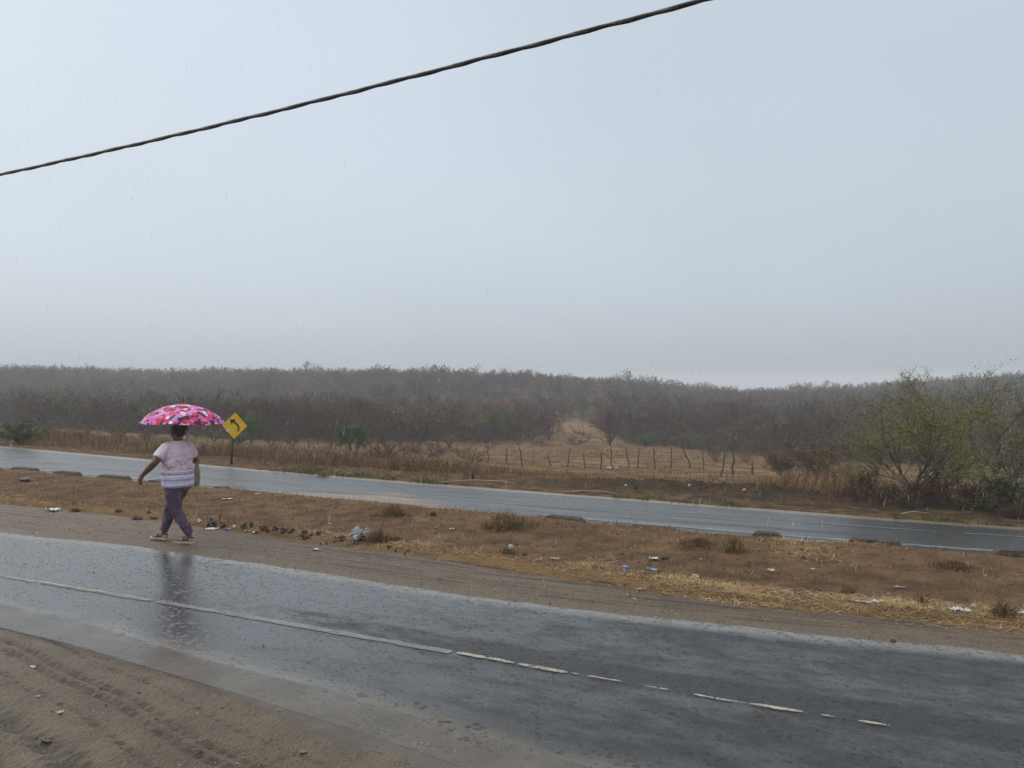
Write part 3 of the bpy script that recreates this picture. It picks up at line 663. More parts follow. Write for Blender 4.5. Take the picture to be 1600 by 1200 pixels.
for i, (px, py, hp, wd_, kind, lb) in enumerate(((70, 688, 34, 1.3, 2, 'olive-brown shrub behind the grass left of the walking woman, far left pair'), (128, 690, 30, 1.5, 1, 'brown twiggy shrub behind the grass above the third kerb stone'), (186, 690, 32, 1.4, 2, 'olive-brown shrub behind the grass left of the umbrella rim'), (232, 690, 26, 1.5, 0, 'low twiggy shrub under the left rim of the umbrella'), (336, 694, 30, 1.3, 2, 'olive shrub just behind the yellow sign plate'), (425, 698, 36, 1.2, 1, 'reddish twiggy shrub right of the bright green bushy tree'), (455, 702, 32, 1.3, 2, 'olive shrub left of the first leaning posts'), (520, 704, 34, 1.2, 1, 'reddish shrub left of the dark green spreading shrub'), (610, 708, 36, 1.1, 0, 'grey twiggy shrub right of the dark green spreading shrub'), (640, 712, 30, 1.4, 1, 'reddish twiggy shrub left of the grey brush heap'), (700, 700, 26, 1.5, 2, 'olive shrub behind the smaller dead brush'), (765, 702, 26, 1.6, 0, 'dark low brush at the left end of the post fence'), (812, 696, 26, 1.8, 0, 'dark low brush below the sandy opening, left part'), (846, 697, 18, 2.2, 1, 'reddish low brush between the two vase-shaped bare trees'), (900, 697, 18, 2.2, 1, 'reddish low brush in front of the sandy opening'), (1008, 697, 22, 2.0, 3, 'dark green low brush behind the middle posts'), (1040, 698, 20, 2.0, 0, 'dark low brush left of the bent fence post'), (1075, 698, 22, 2.0, 3, 'dark green low brush right of the bent fence post'), (1140, 700, 26, 1.8, 0, 'dark low brush behind the thickest fence post'), (1165, 722, 22, 1.5, 1, 'reddish low shrub at the last fence post'), (1330, 752, 40, 1.2, 1, 'rust twiggy shrub between withered bush and large acacia'), (1480, 745, 46, 1.3, 2, 'olive shrub behind the gap of the two acacias'))):
    spot((brush[0], brush[1], greenish[i % 2], dark[1])[kind], 'low_shrub', px, py, hp, lb, 'shrub', i * 1.7, wd_, 'low shrubs before the thicket')
for i, (px, py, hp, wd_, kind, lb) in enumerate(((1476, 778, 66, 1.1, 2, 'broad olive shrub in the gap between the two acacias'), (1352, 774, 56, 1.2, 2, 'olive twiggy shrub at the left skirt of the large acacia'), (1310, 764, 60, 1.0, 1, 'rust-red twiggy shrub right of the rounded withered bush'), (1588, 772, 90, .9, 2, 'olive shrub rising at the right frame edge'), (600, 722, 40, 1.5, 1, 'reddish brush on the verge grass left of the dead brush heap'), (680, 716, 36, 1.6, 0, 'grey tangled brush behind the dead brush heap'), (742, 728, 30, 1.5, 1, 'reddish brush behind the stump-like stake'), (1120, 722, 30, 1.5, 0, 'grey twiggy brush before the last fence posts'), (1196, 716, 36, 1.5, 1, 'reddish brush left of the smaller rust-brown bush'))):
    spot((brush[0], brush[1], greenish[i % 2], dark[1])[kind], 'low_shrub', px, py, hp, lb, 'shrub', i * 1.1 + .4, wd_, 'low shrubs before the thicket')

# the thicket: nearest trees one by one, the mass behind as one wood
rt = np.random.default_rng(77)
cand = []
N = 9000
Yc = np.sqrt(rt.uniform(18 ** 2, 262 ** 2, N)); Xc = Yc * rt.uniform(-.80, .80, N)
s_, u_ = to_su(Xc, Yc); dtc = u_ - line('T', s_); edge = scrub_edge(Xc, Yc) + 8 * fbm(Xc * .12, Yc * .12, 44)
clr = clear_mask(Xc, Yc); dens = .50 + 1.9 * fbm(Xc * .055, Yc * .055, 91)
ok = (dtc > edge) & (clr < .25) & (rt.random(N) < dens + .25)
Xc, Yc, dtc, edge = Xc[ok], Yc[ok], dtc[ok], edge[ok]
keep = []; cell = {}
for i in range(len(Xc)):
    md = 1.7 if Yc[i] < 100 else 2.6
    k = (int(Xc[i] // 3), int(Yc[i] // 3)); bad = False
    for a in (-1, 0, 1):
        for b2 in (-1, 0, 1):
            for j in cell.get((k[0] + a, k[1] + b2), ()):
                if (Xc[i] - Xc[j]) ** 2 + (Yc[i] - Yc[j]) ** 2 < md * md: bad = True
    if bad or any((Xc[i] - tx) ** 2 + (Yc[i] - ty) ** 2 < tr * tr for tx, ty, tr in taken): continue
    cell.setdefault(k, []).append(i); keep.append(i)
Xc, Yc, dtc, edge = Xc[keep], Yc[keep], dtc[keep], edge[keep]; Zc = ground_z(Xc, Yc)
pxc = 800 + 1200 * Xc / Yc
order = np.argsort((dtc - edge) * 2.0 + Yc); inview = (pxc > -40) & (pxc < 1640)
singles = [i for i in order if inview[i]][:285]; rest = [i for i in range(len(Xc)) if i not in set(singles)]
def zone(px, py):
    if px < 215: return 'on the hillside left of the walking woman'
    if px < 350: return 'on the hillside behind the open umbrella'
    if px < 470: return 'on the hillside behind the yellow sign'
    if px < 640: return 'behind the dark green shrub and leaning posts'
    if px < 810: return 'behind the dead brush heap'
    if px < 900: return 'round the sandy opening in the thicket'
    if px < 1010: return 'behind the middle of the post fence'
    if px < 1200: return 'behind the right end of the post fence'
    if px < 1330: return 'behind the rust-brown withered bushes'
    return 'behind the two green acacias'
for n, i in enumerate(singles):
    h = rt.uniform(2.6, 4.3) if Yc[i] > 60 else rt.uniform(2.2, 3.4)
    pr = bare[n % 8] if rt.random() > .10 else greenish[n % 2]
    kind = 'olive-tinged thorn tree' if pr in greenish else ('bare reddish-brown thorn tree' if pr in bare[::3] else 'bare grey-brown thorn tree')
    kind = ('tall ' if h > (3.7 if Yc[i] > 60 else 3.0) else 'low ' if h < (3.0 if Yc[i] > 60 else 2.5) else '') + kind
    pr.put('thorn_tree', (Xc[i], Yc[i], Zc[i] - .05), h, rt.uniform(0, 6.28), f'{kind} in the thicket {zone(pxc[i], 0)}', 'tree', f'thicket trees {zone(pxc[i], 0)}', rt.uniform(.85, 1.25))
light = [make_tree(300 + i, limbs=5, lean=.6 + .15 * i, trunk_h=.12, L0=1.25, m=(4, 4, 5), tw=.026, r0=.06, wig=.24, spread=.95, tube_levels=0, thin=True) for i in range(5)]
parts = []; tints = []
for i in rest:
    t = light[int(rt.integers(5))]; h = rt.uniform(2.3, 4.3) * (1 + 1.0 * float(fbm(np.array([Xc[i] * .05]), np.array([Yc[i] * .05]), 17)[0])) * (1.35 if rt.random() < .06 else 1); a = rt.uniform(0, 6.28); c, s2 = math.cos(a), math.sin(a); wd = rt.uniform(.85, 1.3)
    base_t = np.clip(rt.random() * .9 + 1.1 * float(fbm(np.array([Xc[i] * .07]), np.array([Yc[i] * .07]), 19)[0]) + .05, 0, 1)
    for key in ('trunk', 'crown'):
        V, F = t[key]
        W_ = np.c_[(V[:, 0] * c - V[:, 1] * s2) * wd, (V[:, 0] * s2 + V[:, 1] * c) * wd, V[:, 2]] * h + [Xc[i], Yc[i], Zc[i] - .05]
        parts.append((W_, F)); tints.append(np.clip(base_t * .82 + .18 * np.repeat(rt.random(len(V) // 3 + 1), 3)[:len(V)], 0, 1))
und = [make_tree(330 + i, limbs=7, lean=1.2, trunk_h=.03, L0=1.1, m=(4, 5), ratio=(.65, .6), tw=.020, r0=.035, wig=.25, spread=1.0, tube_levels=0, thin=True) for i in range(3)]
nu = 5200; Yu = np.where(rt.random(nu) < .45, rt.uniform(18, 95, nu), np.sqrt(rt.uniform(18 ** 2, 190 ** 2, nu))); Xu = Yu * rt.uniform(-.78, .78, nu); su_, uu_ = to_su(Xu, Yu); du = uu_ - line('T', su_)
eu = scrub_edge(Xu, Yu) + 8 * fbm(Xu * .12, Yu * .12, 44) - 2; oku = (du > eu) & (clear_mask(Xu, Yu) < .3); Xu, Yu = Xu[oku], Yu[oku]; Zu = ground_z(Xu, Yu)
for j in range(len(Xu)):
    V, F = und[j % 3]['crown']; h = rt.uniform(.6, 1.7); a = rt.uniform(0, 6.28); c, s2 = math.cos(a), math.sin(a); wd = rt.uniform(1.0, 1.7)
    parts.append((np.c_[(V[:, 0] * c - V[:, 1] * s2) * wd, (V[:, 0] * s2 + V[:, 1] * c) * wd, V[:, 2]] * h + [Xu[j], Yu[j], Zu[j] - .05], F)); tints.append(np.clip(rt.random() * .8 + .2 * np.repeat(rt.random(len(V) // 3 + 1), 3)[:len(V)], 0, 1))
V, F = cat_mesh(parts); me = np_mesh('scrub_wood', V, F); fattr(me, 'tint', np.concatenate(tints))
SCRUB = blade_mat('scrub_wood', [(0, (0.0165, 0.0079, 0.0058)), (.4, (0.0411, 0.0211, 0.0142)), (.7, (0.0741, 0.0400, 0.0279)), (.88, (0.1286, 0.0752, 0.0532)), (1, (0.0535, 0.0376, 0.0155))], .85, 0)
print('wood tris', len(F)); tag(link('scrub_wood', me, SCRUB), 'mass of bare grey-brown scrub wood covering the hill to the ridge', 'woodland', kind='stuff')
print('singles', len(singles), 'rest', len(rest), 'tris', len(F))

# ------------------------------------------------------------------ grasses
def blades(P, h, wd, lean, rg, flat=False):
    n = len(P); az = rg.uniform(0, 6.283, n); d = np.stack([np.cos(az), np.sin(az), np.zeros(n)], 1); f = rg.uniform(0, 6.283, n); sd_ = np.stack([np.cos(f), np.sin(f), np.zeros(n)], 1) * wd[:, None]
    up = np.array([0, 0, 1.0]); ln = (lean * rg.uniform(.3, 1.2, n))[:, None]
    mid = P + (up * .62 + d * ln * .35) * h[:, None]; tip = P + (up * np.maximum(.12, 1 - .35 * ln) + d * ln) * h[:, None]
    if flat: mid = P + d * (h * .5)[:, None] + up * (h * .12 * rg.uniform(.1, 1, n))[:, None]; tip = P + d * h[:, None] + up * (rg.uniform(0, .16, n) * h)[:, None]
    V = np.stack([P - sd_, P + sd_, mid + sd_ * .7, mid - sd_ * .7, tip], 1).reshape(-1, 3); b_ = (np.arange(n) * 5)[:, None]
    F = np.concatenate([b_ + [0, 1, 2], b_ + [0, 2, 3], b_ + [3, 2, 4]]); return V, F
DRY = blade_mat('dry_grass', [(0, (.062, .035, .018)), (.4, (.135, .078, .038)), (.8, (.23, .145, .072)), (1, (.34, .25, .14))], .75, 0)
FIELD = blade_mat('field_grass', [(0, (.07, .04, .018)), (.5, (.155, .092, .040)), (1, (.27, .175, .085))], .75, 0)
GREEN = blade_mat('green_grass', [(0, (.03, .045, .012)), (.6, (.07, .095, .024)), (1, (.16, .15, .06))], .6, 0)
STRAW = blade_mat('straw', [(0, (.15, .085, .035)), (.5, (.36, .235, .11)), (1, (.58, .43, .23))], .7, 0)
def grass_object(name, P, h, wd, lean, mat, label, rg, flat=False, cat=None):
    V, F = blades(P, h, wd, lean, rg, flat); me = np_mesh(name, V, F)
    fattr(me, 'tint', np.repeat(np.clip(rg.normal(.5, .24, len(P)), 0, 1), 5))
    return tag(link(name, me, mat), label, 'grass', kind='stuff')
rg = np.random.default_rng(5)
# tall dry verge grass
n = 150000; s = rg.uniform(-75, 9, n); s = np.where(rg.random(n) < .45, rg.uniform(-24, 9, n), s); dt = .12 + 13 * rg.random(n) ** 1.7; u = line('T', s) + dt
X, Y = to_xy(s, u); px = 800 + 1200 * X / Y
hm = np.interp(px, [-300, 0, 380, 440, 560, 640, 720, 980, 1130, 1200, 1240, 1320, 1600, 1900], [.48, .46, .44, .44, .48, .46, .34, .10, .14, .30, .50, .50, .45, .4])
cl = fbm(X * .7, Y * .7, 51); cl2 = fbm(X * .22, Y * .22, 53); hm = hm * sstep(dt + 1.6 * fbm(X * .5, Y * .5, 57), .2, 3.2 - 1.2 * (px < 420)) * np.maximum(.75 + 1.5 * cl + 1.3 * cl2, .12) * rg.uniform(.3, 1.35, n)
bank = (px > 780) & (px < 1260) & (dt < 6.5); ok = (px > -200) & (px < 1800) & (hm > .05) & (rg.random(n) < .35 + 1.6 * np.maximum(cl + .22, 0)) & ~(bank & (rg.random(n) < .75))
ok &= ~((px > 1230) & (dt < 2.6) & (rg.random(n) < .8)); ok &= ~((px > 1230) & (dt < 1.6))
X, Y, hm = X[ok], Y[ok], hm[ok]
grass_object('dry_grass', np.c_[X, Y, ground_z(X, Y) - .02], hm, np.clip(hm * .016, .004, .011) * np.clip(Y / 22, .8, 1.6), rg.uniform(.35, 1.7, len(X)), DRY, 'tall dry brown grass along the verge beyond the far road', rg)
print('dry', len(X))
# short pale grass over the field
n = 90000; Y = rg.uniform(20, 125, n); X = Y * rg.uniform(-.72, .72, n); s, u = to_su(X, Y); dt = u - line('T', s); cl = fbm(X * .35, Y * .35, 61)
ok = (dt > 4) & (dt < scrub_edge(X, Y) + 14) & (rg.random(n) < .06 + 1.5 * np.maximum(cl + .02, 0) * np.clip(.6 + 3 * fbm(X * .09, Y * .09, 63), 0, 1.4)) & (clear_mask(X, Y) < .3); X, Y, cl = X[ok], Y[ok], cl[ok]
hh = rg.uniform(.10, .26, len(X)) * (1 + 1.3 * np.maximum(cl, 0))
grass_object('field_grass', np.c_[X, Y, ground_z(X, Y) - .01], hh, np.clip(Y * .0004, .008, .03), np.full(len(X), .8), FIELD, 'short pale dry grass over the field before the thicket', rg)
# green grass patches at the edge of the far road
P = []
for a, b_, wdt, dn in ((425, 520, .9, 2600), (520, 570, .7, 1000), (580, 612, .5, 500), (640, 700, .5, 900), (955, 972, .35, 260), (995, 1010, .3, 120), (1045, 1100, .4, 420), (1118, 1160, .45, 750), (1395, 1410, .3, 200), (1448, 1490, .42, 900), (1492, 1530, .35, 520), (1545, 1600, .3, 420)):
    sa, sb = s_on('T', a), s_on('T', b_); s = np.clip(rg.normal((sa + sb) / 2, (sb - sa) * .33, dn), 2 * sa - sb, 2 * sb - sa); u = line('T', s) + .04 + wdt * rg.random(dn) ** 1.5 * (.5 + vnoise(s * 2.1, s * 0, 3)); q = rg.random(dn) < .15 + 1.6 * np.maximum(fbm(s * 2.5, u * 2.5, 8) + .12, 0); s, u = s[q], u[q]; P.append(np.stack(to_xy(s, u), 1))
P = np.concatenate(P); hh = rg.uniform(.03, .20, len(P)) * rg.uniform(.4, 1, len(P)) * np.clip(P[:, 1] / 17, .6, 1.3)
grass_object('green_grass', np.c_[P, ground_z(P[:, 0], P[:, 1]) - .01], hh, np.full(len(P), .006), rg.uniform(.4, 1.4, len(P)), GREEN, 'short fresh green grass in patches along the far road edge', rg)
# straw along the near side of the median and scattered over it
n = 110000; s = np.where(rg.random(n) < .4, rg.uniform(-3.2, 2.5, n), rg.uniform(-24, 4, n)); px0 = s; dg = np.where(rg.random(n) < .62, rg.normal(.16, .17, n) * np.where(s > -2.6, 1.25, .9) + .06 * (s > -2.6), rg.uniform(.1, 3.6, n)); u = line('G', s) + dg
X, Y = to_xy(s, u); cl = fbm(X * 1.1, Y * 1.1, 15); near = np.abs(dg - .16) < .4
ok = (dg > -.22) & (u < line('K', s) - .1) & (rg.random(n) < np.where(near, np.interp(s, [-14, -8, -6, -4, -2.4, -1.2, 1], [.22, .2, .38, .35, .42, .65, .75]) * (.15 + 2.4 * np.maximum(cl + .08, 0)), .9 * np.maximum(cl - .02, 0) * 3)); X, Y, s = X[ok], Y[ok], s[ok]
grass_object('straw', np.c_[X, Y, ground_z(X, Y) + .002 + np.where(near[ok], .07 * np.maximum(fbm(X * 2.2, Y * 2.2, 33) + .15, 0) * rg.random(len(X)), 0)], rg.uniform(.06, .24, len(X)), np.full(len(X), .0032), np.ones(len(X)), STRAW, 'flattened pale straw lying along the edge of the median', rg, True)
n = 30000; s = rg.uniform(-20, 3, n); dg = np.where(rg.random(n) < .3, rg.normal(.2, .16, n), .2 + 3.2 * rg.random(n) ** .6); u = line('G', s) + dg; X, Y = to_xy(s, u); cl = fbm(X * 1.3, Y * 1.3, 25)
ok = (dg > -.1) & (u < line('K', s) - .05) & (rg.random(n) < .15 + 2.2 * np.maximum(cl, 0)); X, Y = X[ok], Y[ok]
grass_object('stubble', np.c_[X, Y, ground_z(X, Y)], rg.uniform(.03, .12, len(X)), np.full(len(X), .0028), np.full(len(X), .8), DRY, 'short dry stubble scattered over the soil of the median', rg)

def tuft(name, px, py, wpx, hpx, n, mat, label, cat='tuft', lean=.9, seed=0, wd=.0035):
    x, y, z = hit(px, py); r = np.random.default_rng(seed + int(px)); w_ = wpx / 2 * y / F_PX; h = hpx * y / F_PX
    a = r.uniform(0, 6.28, n); q = r.random(n) ** .8 * (.75 + .5 * np.sin(a * 2 + px) * np.sin(a * 3)); P = np.stack([np.cos(a) * q * w_ * .95, np.sin(a) * q * w_ * .7, np.zeros(n)], 1)
    P[:, 2] = ground_z(P[:, 0] + x, P[:, 1] + y) - z - .01
    V, F = blades(P, h * r.uniform(.25, 1.25, n) * (1.1 - .7 * q), np.full(n, wd), lean * r.uniform(.15, 1.9, n), r)
    me = np_mesh(name, V, F); fattr(me, 'tint', np.repeat(r.random(n), 5)); return tag(link(name, me, mat, loc=(x, y, z)), label, cat)
STEMS = blade_mat('dead_stems', [(0, (.06, .034, .017)), (.5, (.17, .10, .047)), (1, (.31, .205, .10))], .75, 0)
OLIVE_T = blade_mat('olive_tuft', [(0, (.075, .052, .020)), (.5, (.19, .135, .055)), (1, (.34, .25, .12))], .7, 0)
tuft('grass_tuft', 792, 825, 112, 30, 1500, OLIVE_T, 'largest olive-brown grass tuft at the far road edge of the median')
tuft('grass_tuft', 614, 806, 74, 20, 800, STEMS, 'reddish dry tuft on the median right of the sandy washed edge')
tuft('grass_tuft', 1090, 852, 86, 18, 900, STEMS, 'low brown dry tuft left of the olive sprig on the median')
tuft('grass_tuft', 1148, 862, 50, 34, 360, OLIVE_T, 'thin olive sprig tuft on the median by a kerb stone')
tuft('grass_tuft', 1492, 888, 88, 16, 900, STEMS, 'wide flattened dry tuft between the two right kerb stones')
tuft('grass_tuft', 1566, 962, 46, 34, 380, OLIVE_T, 'green-brown tuft at the straw end, right frame edge')
tuft('grass_tuft', 592, 846, 84, 22, 900, STEMS, 'dark dead plant lying against the large grey plastic bag')
tuft('grass_tuft', 792, 866, 40, 14, 260, STEMS, 'small brown dead tuft on the near straw line with white scraps')
tuft('grass_tuft', 118, 800, 26, 9, 160, GREEN, 'small green weed beside the white crumpled bag')
tuft('grass_tuft', 1325, 928, 44, 26, 90, STEMS, 'bare branching dead sprig standing in the straw')
tuft('grass_tuft', 1278, 924, 16, 9, 90, GREEN, 'tiny green weed in the straw right of a pale scrap')
tuft('grass_tuft', 1440, 945, 40, 26, 80, STEMS, 'upright wispy dead stems in the right part of the straw')
tuft('grass_tuft', 505, 745, 40, 12, 240, GREEN, 'bushier green tuft at the far road edge left of the sandy patch')

#PART3

# ------------------------------------------------------------------ kerb stones, fence, sign, cable
KERB = simple('wet_concrete', (.028, .022, .017), (.062, .049, .037), 7, .85, .5, 30, .02)
def kerb_stone(pa, pb, label, hgt=.11):
    hgt *= .75
    sa, sb = s_on('K', pa), s_on('K', pb); L = sb - sa; sm = (sa + sb) / 2; r = np.random.default_rng(int(pa))
    u0 = float(line('K', sm)) - .08; x, y = to_xy(sm, u0); z = -.03
    n = 21; t = np.linspace(-.5, .5, n); prof = np.clip((.5 - np.abs(t)) * L / .11, 0, 1)
    V = []
    for k in range(n):
        hh = .02 + (hgt + .03) * prof[k] + r.normal() * .003 * prof[k]; wb, wt = .12, .085
        for yy, zz in ((-wb, -.05), (-wb * .92, hh * .6), (-wt, hh * .985), (-wt * .5, hh), (wt * .5, hh * 1.0), (wt, hh * .985), (wb, -.05)):
            V.append((t[k] * L, yy + r.normal() * .005, zz + r.normal() * .0025))
    m_ = 7; F = []
    for k in range(n - 1):
        for j in range(m_ - 1): F.append((k * m_ + j, (k + 1) * m_ + j, (k + 1) * m_ + j + 1, k * m_ + j + 1))
    me = bpy.data.meshes.new('kerb_stone'); me.from_pydata(V, [], F + [tuple(range(m_)), tuple(range(len(V) - 1, len(V) - m_ - 1, -1))]); me.update()
    o = link('kerb_stone', me, KERB, loc=(x, y, z)); o.rotation_euler = (0, 0, -A26)
    return tag(o, label, 'kerb stone', 'kerb stones along the far road')
for a, b_, lb, hg in ((26, 63, 'leftmost dark kerb stone beyond the round rock', .11), (91, 129, 'second dark kerb stone from the left along the far road', .11), (161, 207, 'dark kerb stone just left of the walking woman', .11), (238, 262, 'half-buried kerb stone showing beside the woman\'s hip', .09), (338, 364, 'half-buried kerb stone between the woman and the sandy patch', .07),
        (850, 918, 'dark half-buried kerb stone right of the big olive tuft', .09), (978, 1064, 'low broken kerb stone nearly sunk in the soil', .04), (1170, 1228, 'dark kerb stone right of the olive sprig', .12), (1318, 1418, 'longest trapezoid dark kerb stone on the right half', .14), (1543, 1640, 'dark exposed kerb stone cut by the right frame edge', .13)):
    kerb_stone(a, b_, lb, hg)

WOOD = simple('weathered_post', (0.0270, 0.0204, 0.0168), (0.0660, 0.0540, 0.0450), 14, .85, .5)
posts = [(816, 729, 812, 699, 1), (833, 725, 833, 704, .5), (858, 729, 859, 710, 1), (889, 732, 889, 701, .8), (915, 734, 911, 707, .8), (939, 734, 940, 705, 1), (955.5, 735, 953.5, 700, .9), (980, 732, 981.5, 700, 1), (997.5, 732, 997.5, 700, 1.1), (1023, 732, 1021.5, 700, 1), (1049.5, 731, 1048.5, 699, 1), (1076, 732, 1070, 695, 1.2), (1099, 733, 1099, 700, 1), (1129, 746, 1132, 705, 1.1), (1146, 742, 1146, 706, 1.7), (1177, 741, 1174, 721, 1.3),
    (762, 722, 763, 699, .9), (792, 725, 792, 700, .9), (740, 720, 742, 700, .8), (484, 700, 481, 680, 1.1), (499, 702, 496, 686, 1), (579, 706, 579, 687, 1), (592, 701, 591, 685, .9), (626, 703, 626, 687, 1), (294, 682, 290, 667, .9), (305, 687, 302, 667, 1), (309, 686, 306, 668, .8), (320, 680, 317, 666, .9), (690, 712, 690, 696, .8)]
fx, fy, fz = hit(955, 735)
fence = empty('post_fence', (fx, fy, fz), 'rickety fence of crooked thin stick posts with wire across the field', 'fence')
tops = []
for i, (bx, by, tx, ty, tk) in enumerate(posts):
    x, y, z = hit(bx, by); h = (by - ty) * y / F_PX; lx = (tx - bx) * y / F_PX; r = np.random.default_rng(i)
    k = 6; pts = [(lx * j / (k - 1) + (r.normal() * .025 if 0 < j else 0) + (.10 * math.sin(j * 1.1) if i in (11, 7, 2) else 0), r.normal() * .02, -.1 + (h + .1) * j / (k - 1)) for j in range(k)]
    V, F = tube(pts, [.029 * tk * (1.1 - .06 * j) for j in range(k)], 6); V += np.array([x - fx, y - fy, z - fz])
    link('post', np_mesh('post', V, F, True), WOOD, fence); tops.append((bx, x - fx + lx * .75, y - fy, z - fz + h * .75, h))
WIRE = simple('rusty_wire', (.08, .06, .05), (.13, .10, .085), 20, .6)
tops.sort()
for fr in (0, -.45):
    pts = [(a[1], a[2], a[3] + fr * a[4]) for a in tops if a[0] > 730]
    V, F = tube(pts, [.006] * len(pts), 4); link('wire', np_mesh('wire', V, F), WIRE, fence)

# road sign
sx, sy, sz = hit(361.5, 725.5)
YEL = simple('yellow_sign_face', (.86, .52, .008), (.95, .60, .012), 8, .4, .05)
BLK = simple('black_sign_paint', (.012, .011, .011), (.022, .02, .02), 10, .5, .1)
POLE = simple('rusty_dark_pole', (.035, .024, .02), (.075, .05, .04), 12, .6, .3)
WHT = simple('bare_white_scrape', (.62, .62, .62), (.75, .75, .74), 10, .5, .1)
sign = empty('road_sign', (sx, sy, sz), 'yellow diamond warning sign with black left-bend arrow on dark pole', 'road sign')
k = sy / F_PX; half = 21.8 * k; cz_ = (725.5 - 665.2) * k; lean = R_(3.6)
V, F = tube([(0, 0, -.2), (0, 0, cz_ * .5), (0, 0, cz_ + half * .5)], [.032, .032, .030], 8); pole = link('pole', np_mesh('pole', V, F, True), POLE, sign)
V, F = box(0, 0, cz_ - half * .15, .36, .03, .05); V[:, 1] -= .04
plate_e = prism([(0, -half), (half, 0), (0, half), (-half, 0)], -.008, .008); plate = link('plate', plate_e, BLK, sign); plate.location = (0, -.052, cz_)
f2 = half * .955; face = link('sign_face', prism([(0, -f2), (f2, 0), (0, f2), (-f2, 0)], -.004, .002), YEL, plate); face.location = (0, -.0105, 0)
m_ = 1.52e-4 * sy / 2 * 1.0
def sg(zx, zy): return ((zx - 388) / 10.91 * k / .87, -(zy - 385) / 10.91 * k)
ctr = [(441, 480), (450, 440), (444, 402), (424, 366), (392, 336), (362, 316)]; C = np.array([sg(*p) for p in ctr])
Tn = np.gradient(C, axis=0); Tn /= np.linalg.norm(Tn, axis=1)[:, None]; Nn = np.c_[-Tn[:, 1], Tn[:, 0]] * 15.5 / 10.91 * k
bm = bpy.data.meshes.new('arrow'); Vv = []; Ff = []
for p, q in zip(C, Nn): Vv += [(p[0] - q[0], 0, p[1] - q[1]), (p[0] + q[0], 0, p[1] + q[1])]
Ff = [(2 * i, 2 * i + 2, 2 * i + 3, 2 * i + 1) for i in range(len(C) - 1)]
hd = [sg(*p) for p in ((304, 274), (396, 282), (332, 366))]; n0 = len(Vv); Vv += [(a, -.0006, b_) for a, b_ in hd]; Ff.append((n0, n0 + 1, n0 + 2))
bm.from_pydata(Vv, [], Ff); bm.update(); ar = link('arrow', bm, BLK, plate); ar.location = (0, -.017, 0)
mo = ar.modifiers.new('thick', 'SOLIDIFY'); mo.thickness = .002
pt = [sg(*p) for p in ((246, 446), (300, 450), (322, 468), (300, 488), (268, 492))]; mo = prism(pt, -.001, .001); pw = link('scrape', mo, WHT, plate); pw.location = (0, -.0175, 0)
br = link('bracket', np_mesh('bracket', V, F), POLE, sign)
sign.rotation_euler = (0, lean, R_(50) * 1.0)
# face turned towards traffic coming along the far road
sign.rotation_euler = (R_(0), lean, R_(46))

# overhead cable: two insulated strands twisted together
P0 = np.array([-800 / 1200 * 7.0, 7.0, CAM_H + 327 / 1200 * 7.0]); P1 = np.array([300 / 1200 * 4.2, 4.2, CAM_H + 600 / 1200 * 4.2])
cable = empty('overhead_cable', tuple(P0), 'thick dark twisted overhead cable crossing the sky diagonally', 'cable')
CAB = simple('weathered_cable', (.022, .018, .017), (.06, .052, .05), 30, .45, .4, 200, .004)
d = (P1 - P0); L = np.linalg.norm(d); d /= L; a = np.cross(d, [0, 0, 1]); a /= np.linalg.norm(a); b_ = np.cross(d, a)
tt = np.arange(-9, L + 5, .03)
for ph in (0, math.pi):
    pts = []
    for t in tt:
        sag = -.05 * (1 - ((t - L / 2) / (L / 2)) ** 2) if False else -.035 * math.sin(math.pi * np.clip(t / L, -1, 2)) * (1 if 0 < t < L else .0)
        w_ = 2 * math.pi * t / .55 + ph; pts.append(d * t + (a * math.cos(w_) + b_ * math.sin(w_)) * .0030 + np.array([0, 0, sag + .0015 * math.sin(t * 9.1) + .001 * math.sin(t * 23)]))
    V, F = tube(pts, [.0118 + .0005 * math.sin(t * 41 + ph) for t in tt], 7); link('strand', np_mesh('strand', V, F, True), CAB, cable)

# ------------------------------------------------------------------ woman walking under an umbrella
wx, wy, wz = hit(277, 847)
HEAD = R_(52) - math.atan2(wx, wy)     # along the road, a little away from the camera
wz = max(gz(wx + a * .1, wy + b * .1) for a in range(-3, 4) for b in range(-2, 3)) - .008
def skin_mat():
    b = MB('brown_skin'); o = b.obj(); n = b.noise(o, 9, 4); return b.done(b.mix(b.ss(n, .3, .7), (.105, .046, .026), (.15, .07, .042)), .45, b.bump(b.noise(o, 60, 3), .1, .003))
def hand(wr, fw, side, nm, curl, thumb=.6):
    wr, fw, side, nm = (np.array(v, float) for v in (wr, fw, side, nm)); fw /= np.linalg.norm(fw); side -= fw * side.dot(fw); side /= np.linalg.norm(side); nm -= fw * nm.dot(fw); nm -= side * nm.dot(side); nm /= np.linalg.norm(nm); out = []
    for i, (o_, l) in enumerate(((.030, .95), (.011, 1.05), (-.009, .98), (-.028, .78))):
        kn = wr + fw * (.088 - .004 * abs(i - 1)) + side * o_
        out.append(tube([wr + side * o_ * .55, (wr + kn) / 2 + side * o_ * .1, kn], [.017, .0145, .0125], 8))
        p = kn; ang = 0; pts = [kn - fw * .012, kn]
        for j, ph in enumerate((.040, .026, .021)):
            ang += curl * (1, 1.1, .8)[j]; p = p + (fw * math.cos(ang) + nm * math.sin(ang)) * ph * l; pts.append(p)
        out.append(tube(pts, [.0105, .0105, .0095, .0088, .0072], 8))
    r = wr + fw * .022 + side * .022; dv = side * .75 + fw * .65 + nm * thumb * .6; dv /= np.linalg.norm(dv); p1 = r + dv * .042; d2 = fw * .8 + side * .25 + nm * thumb; d2 /= np.linalg.norm(d2)
    out.append(tube([r - dv * .01, r, p1, p1 + d2 * .03, p1 + d2 * .05], [.014, .0145, .0115, .0105, .008], 8))
    return out
tw = R_(-15)   # shoulders turned against the hips
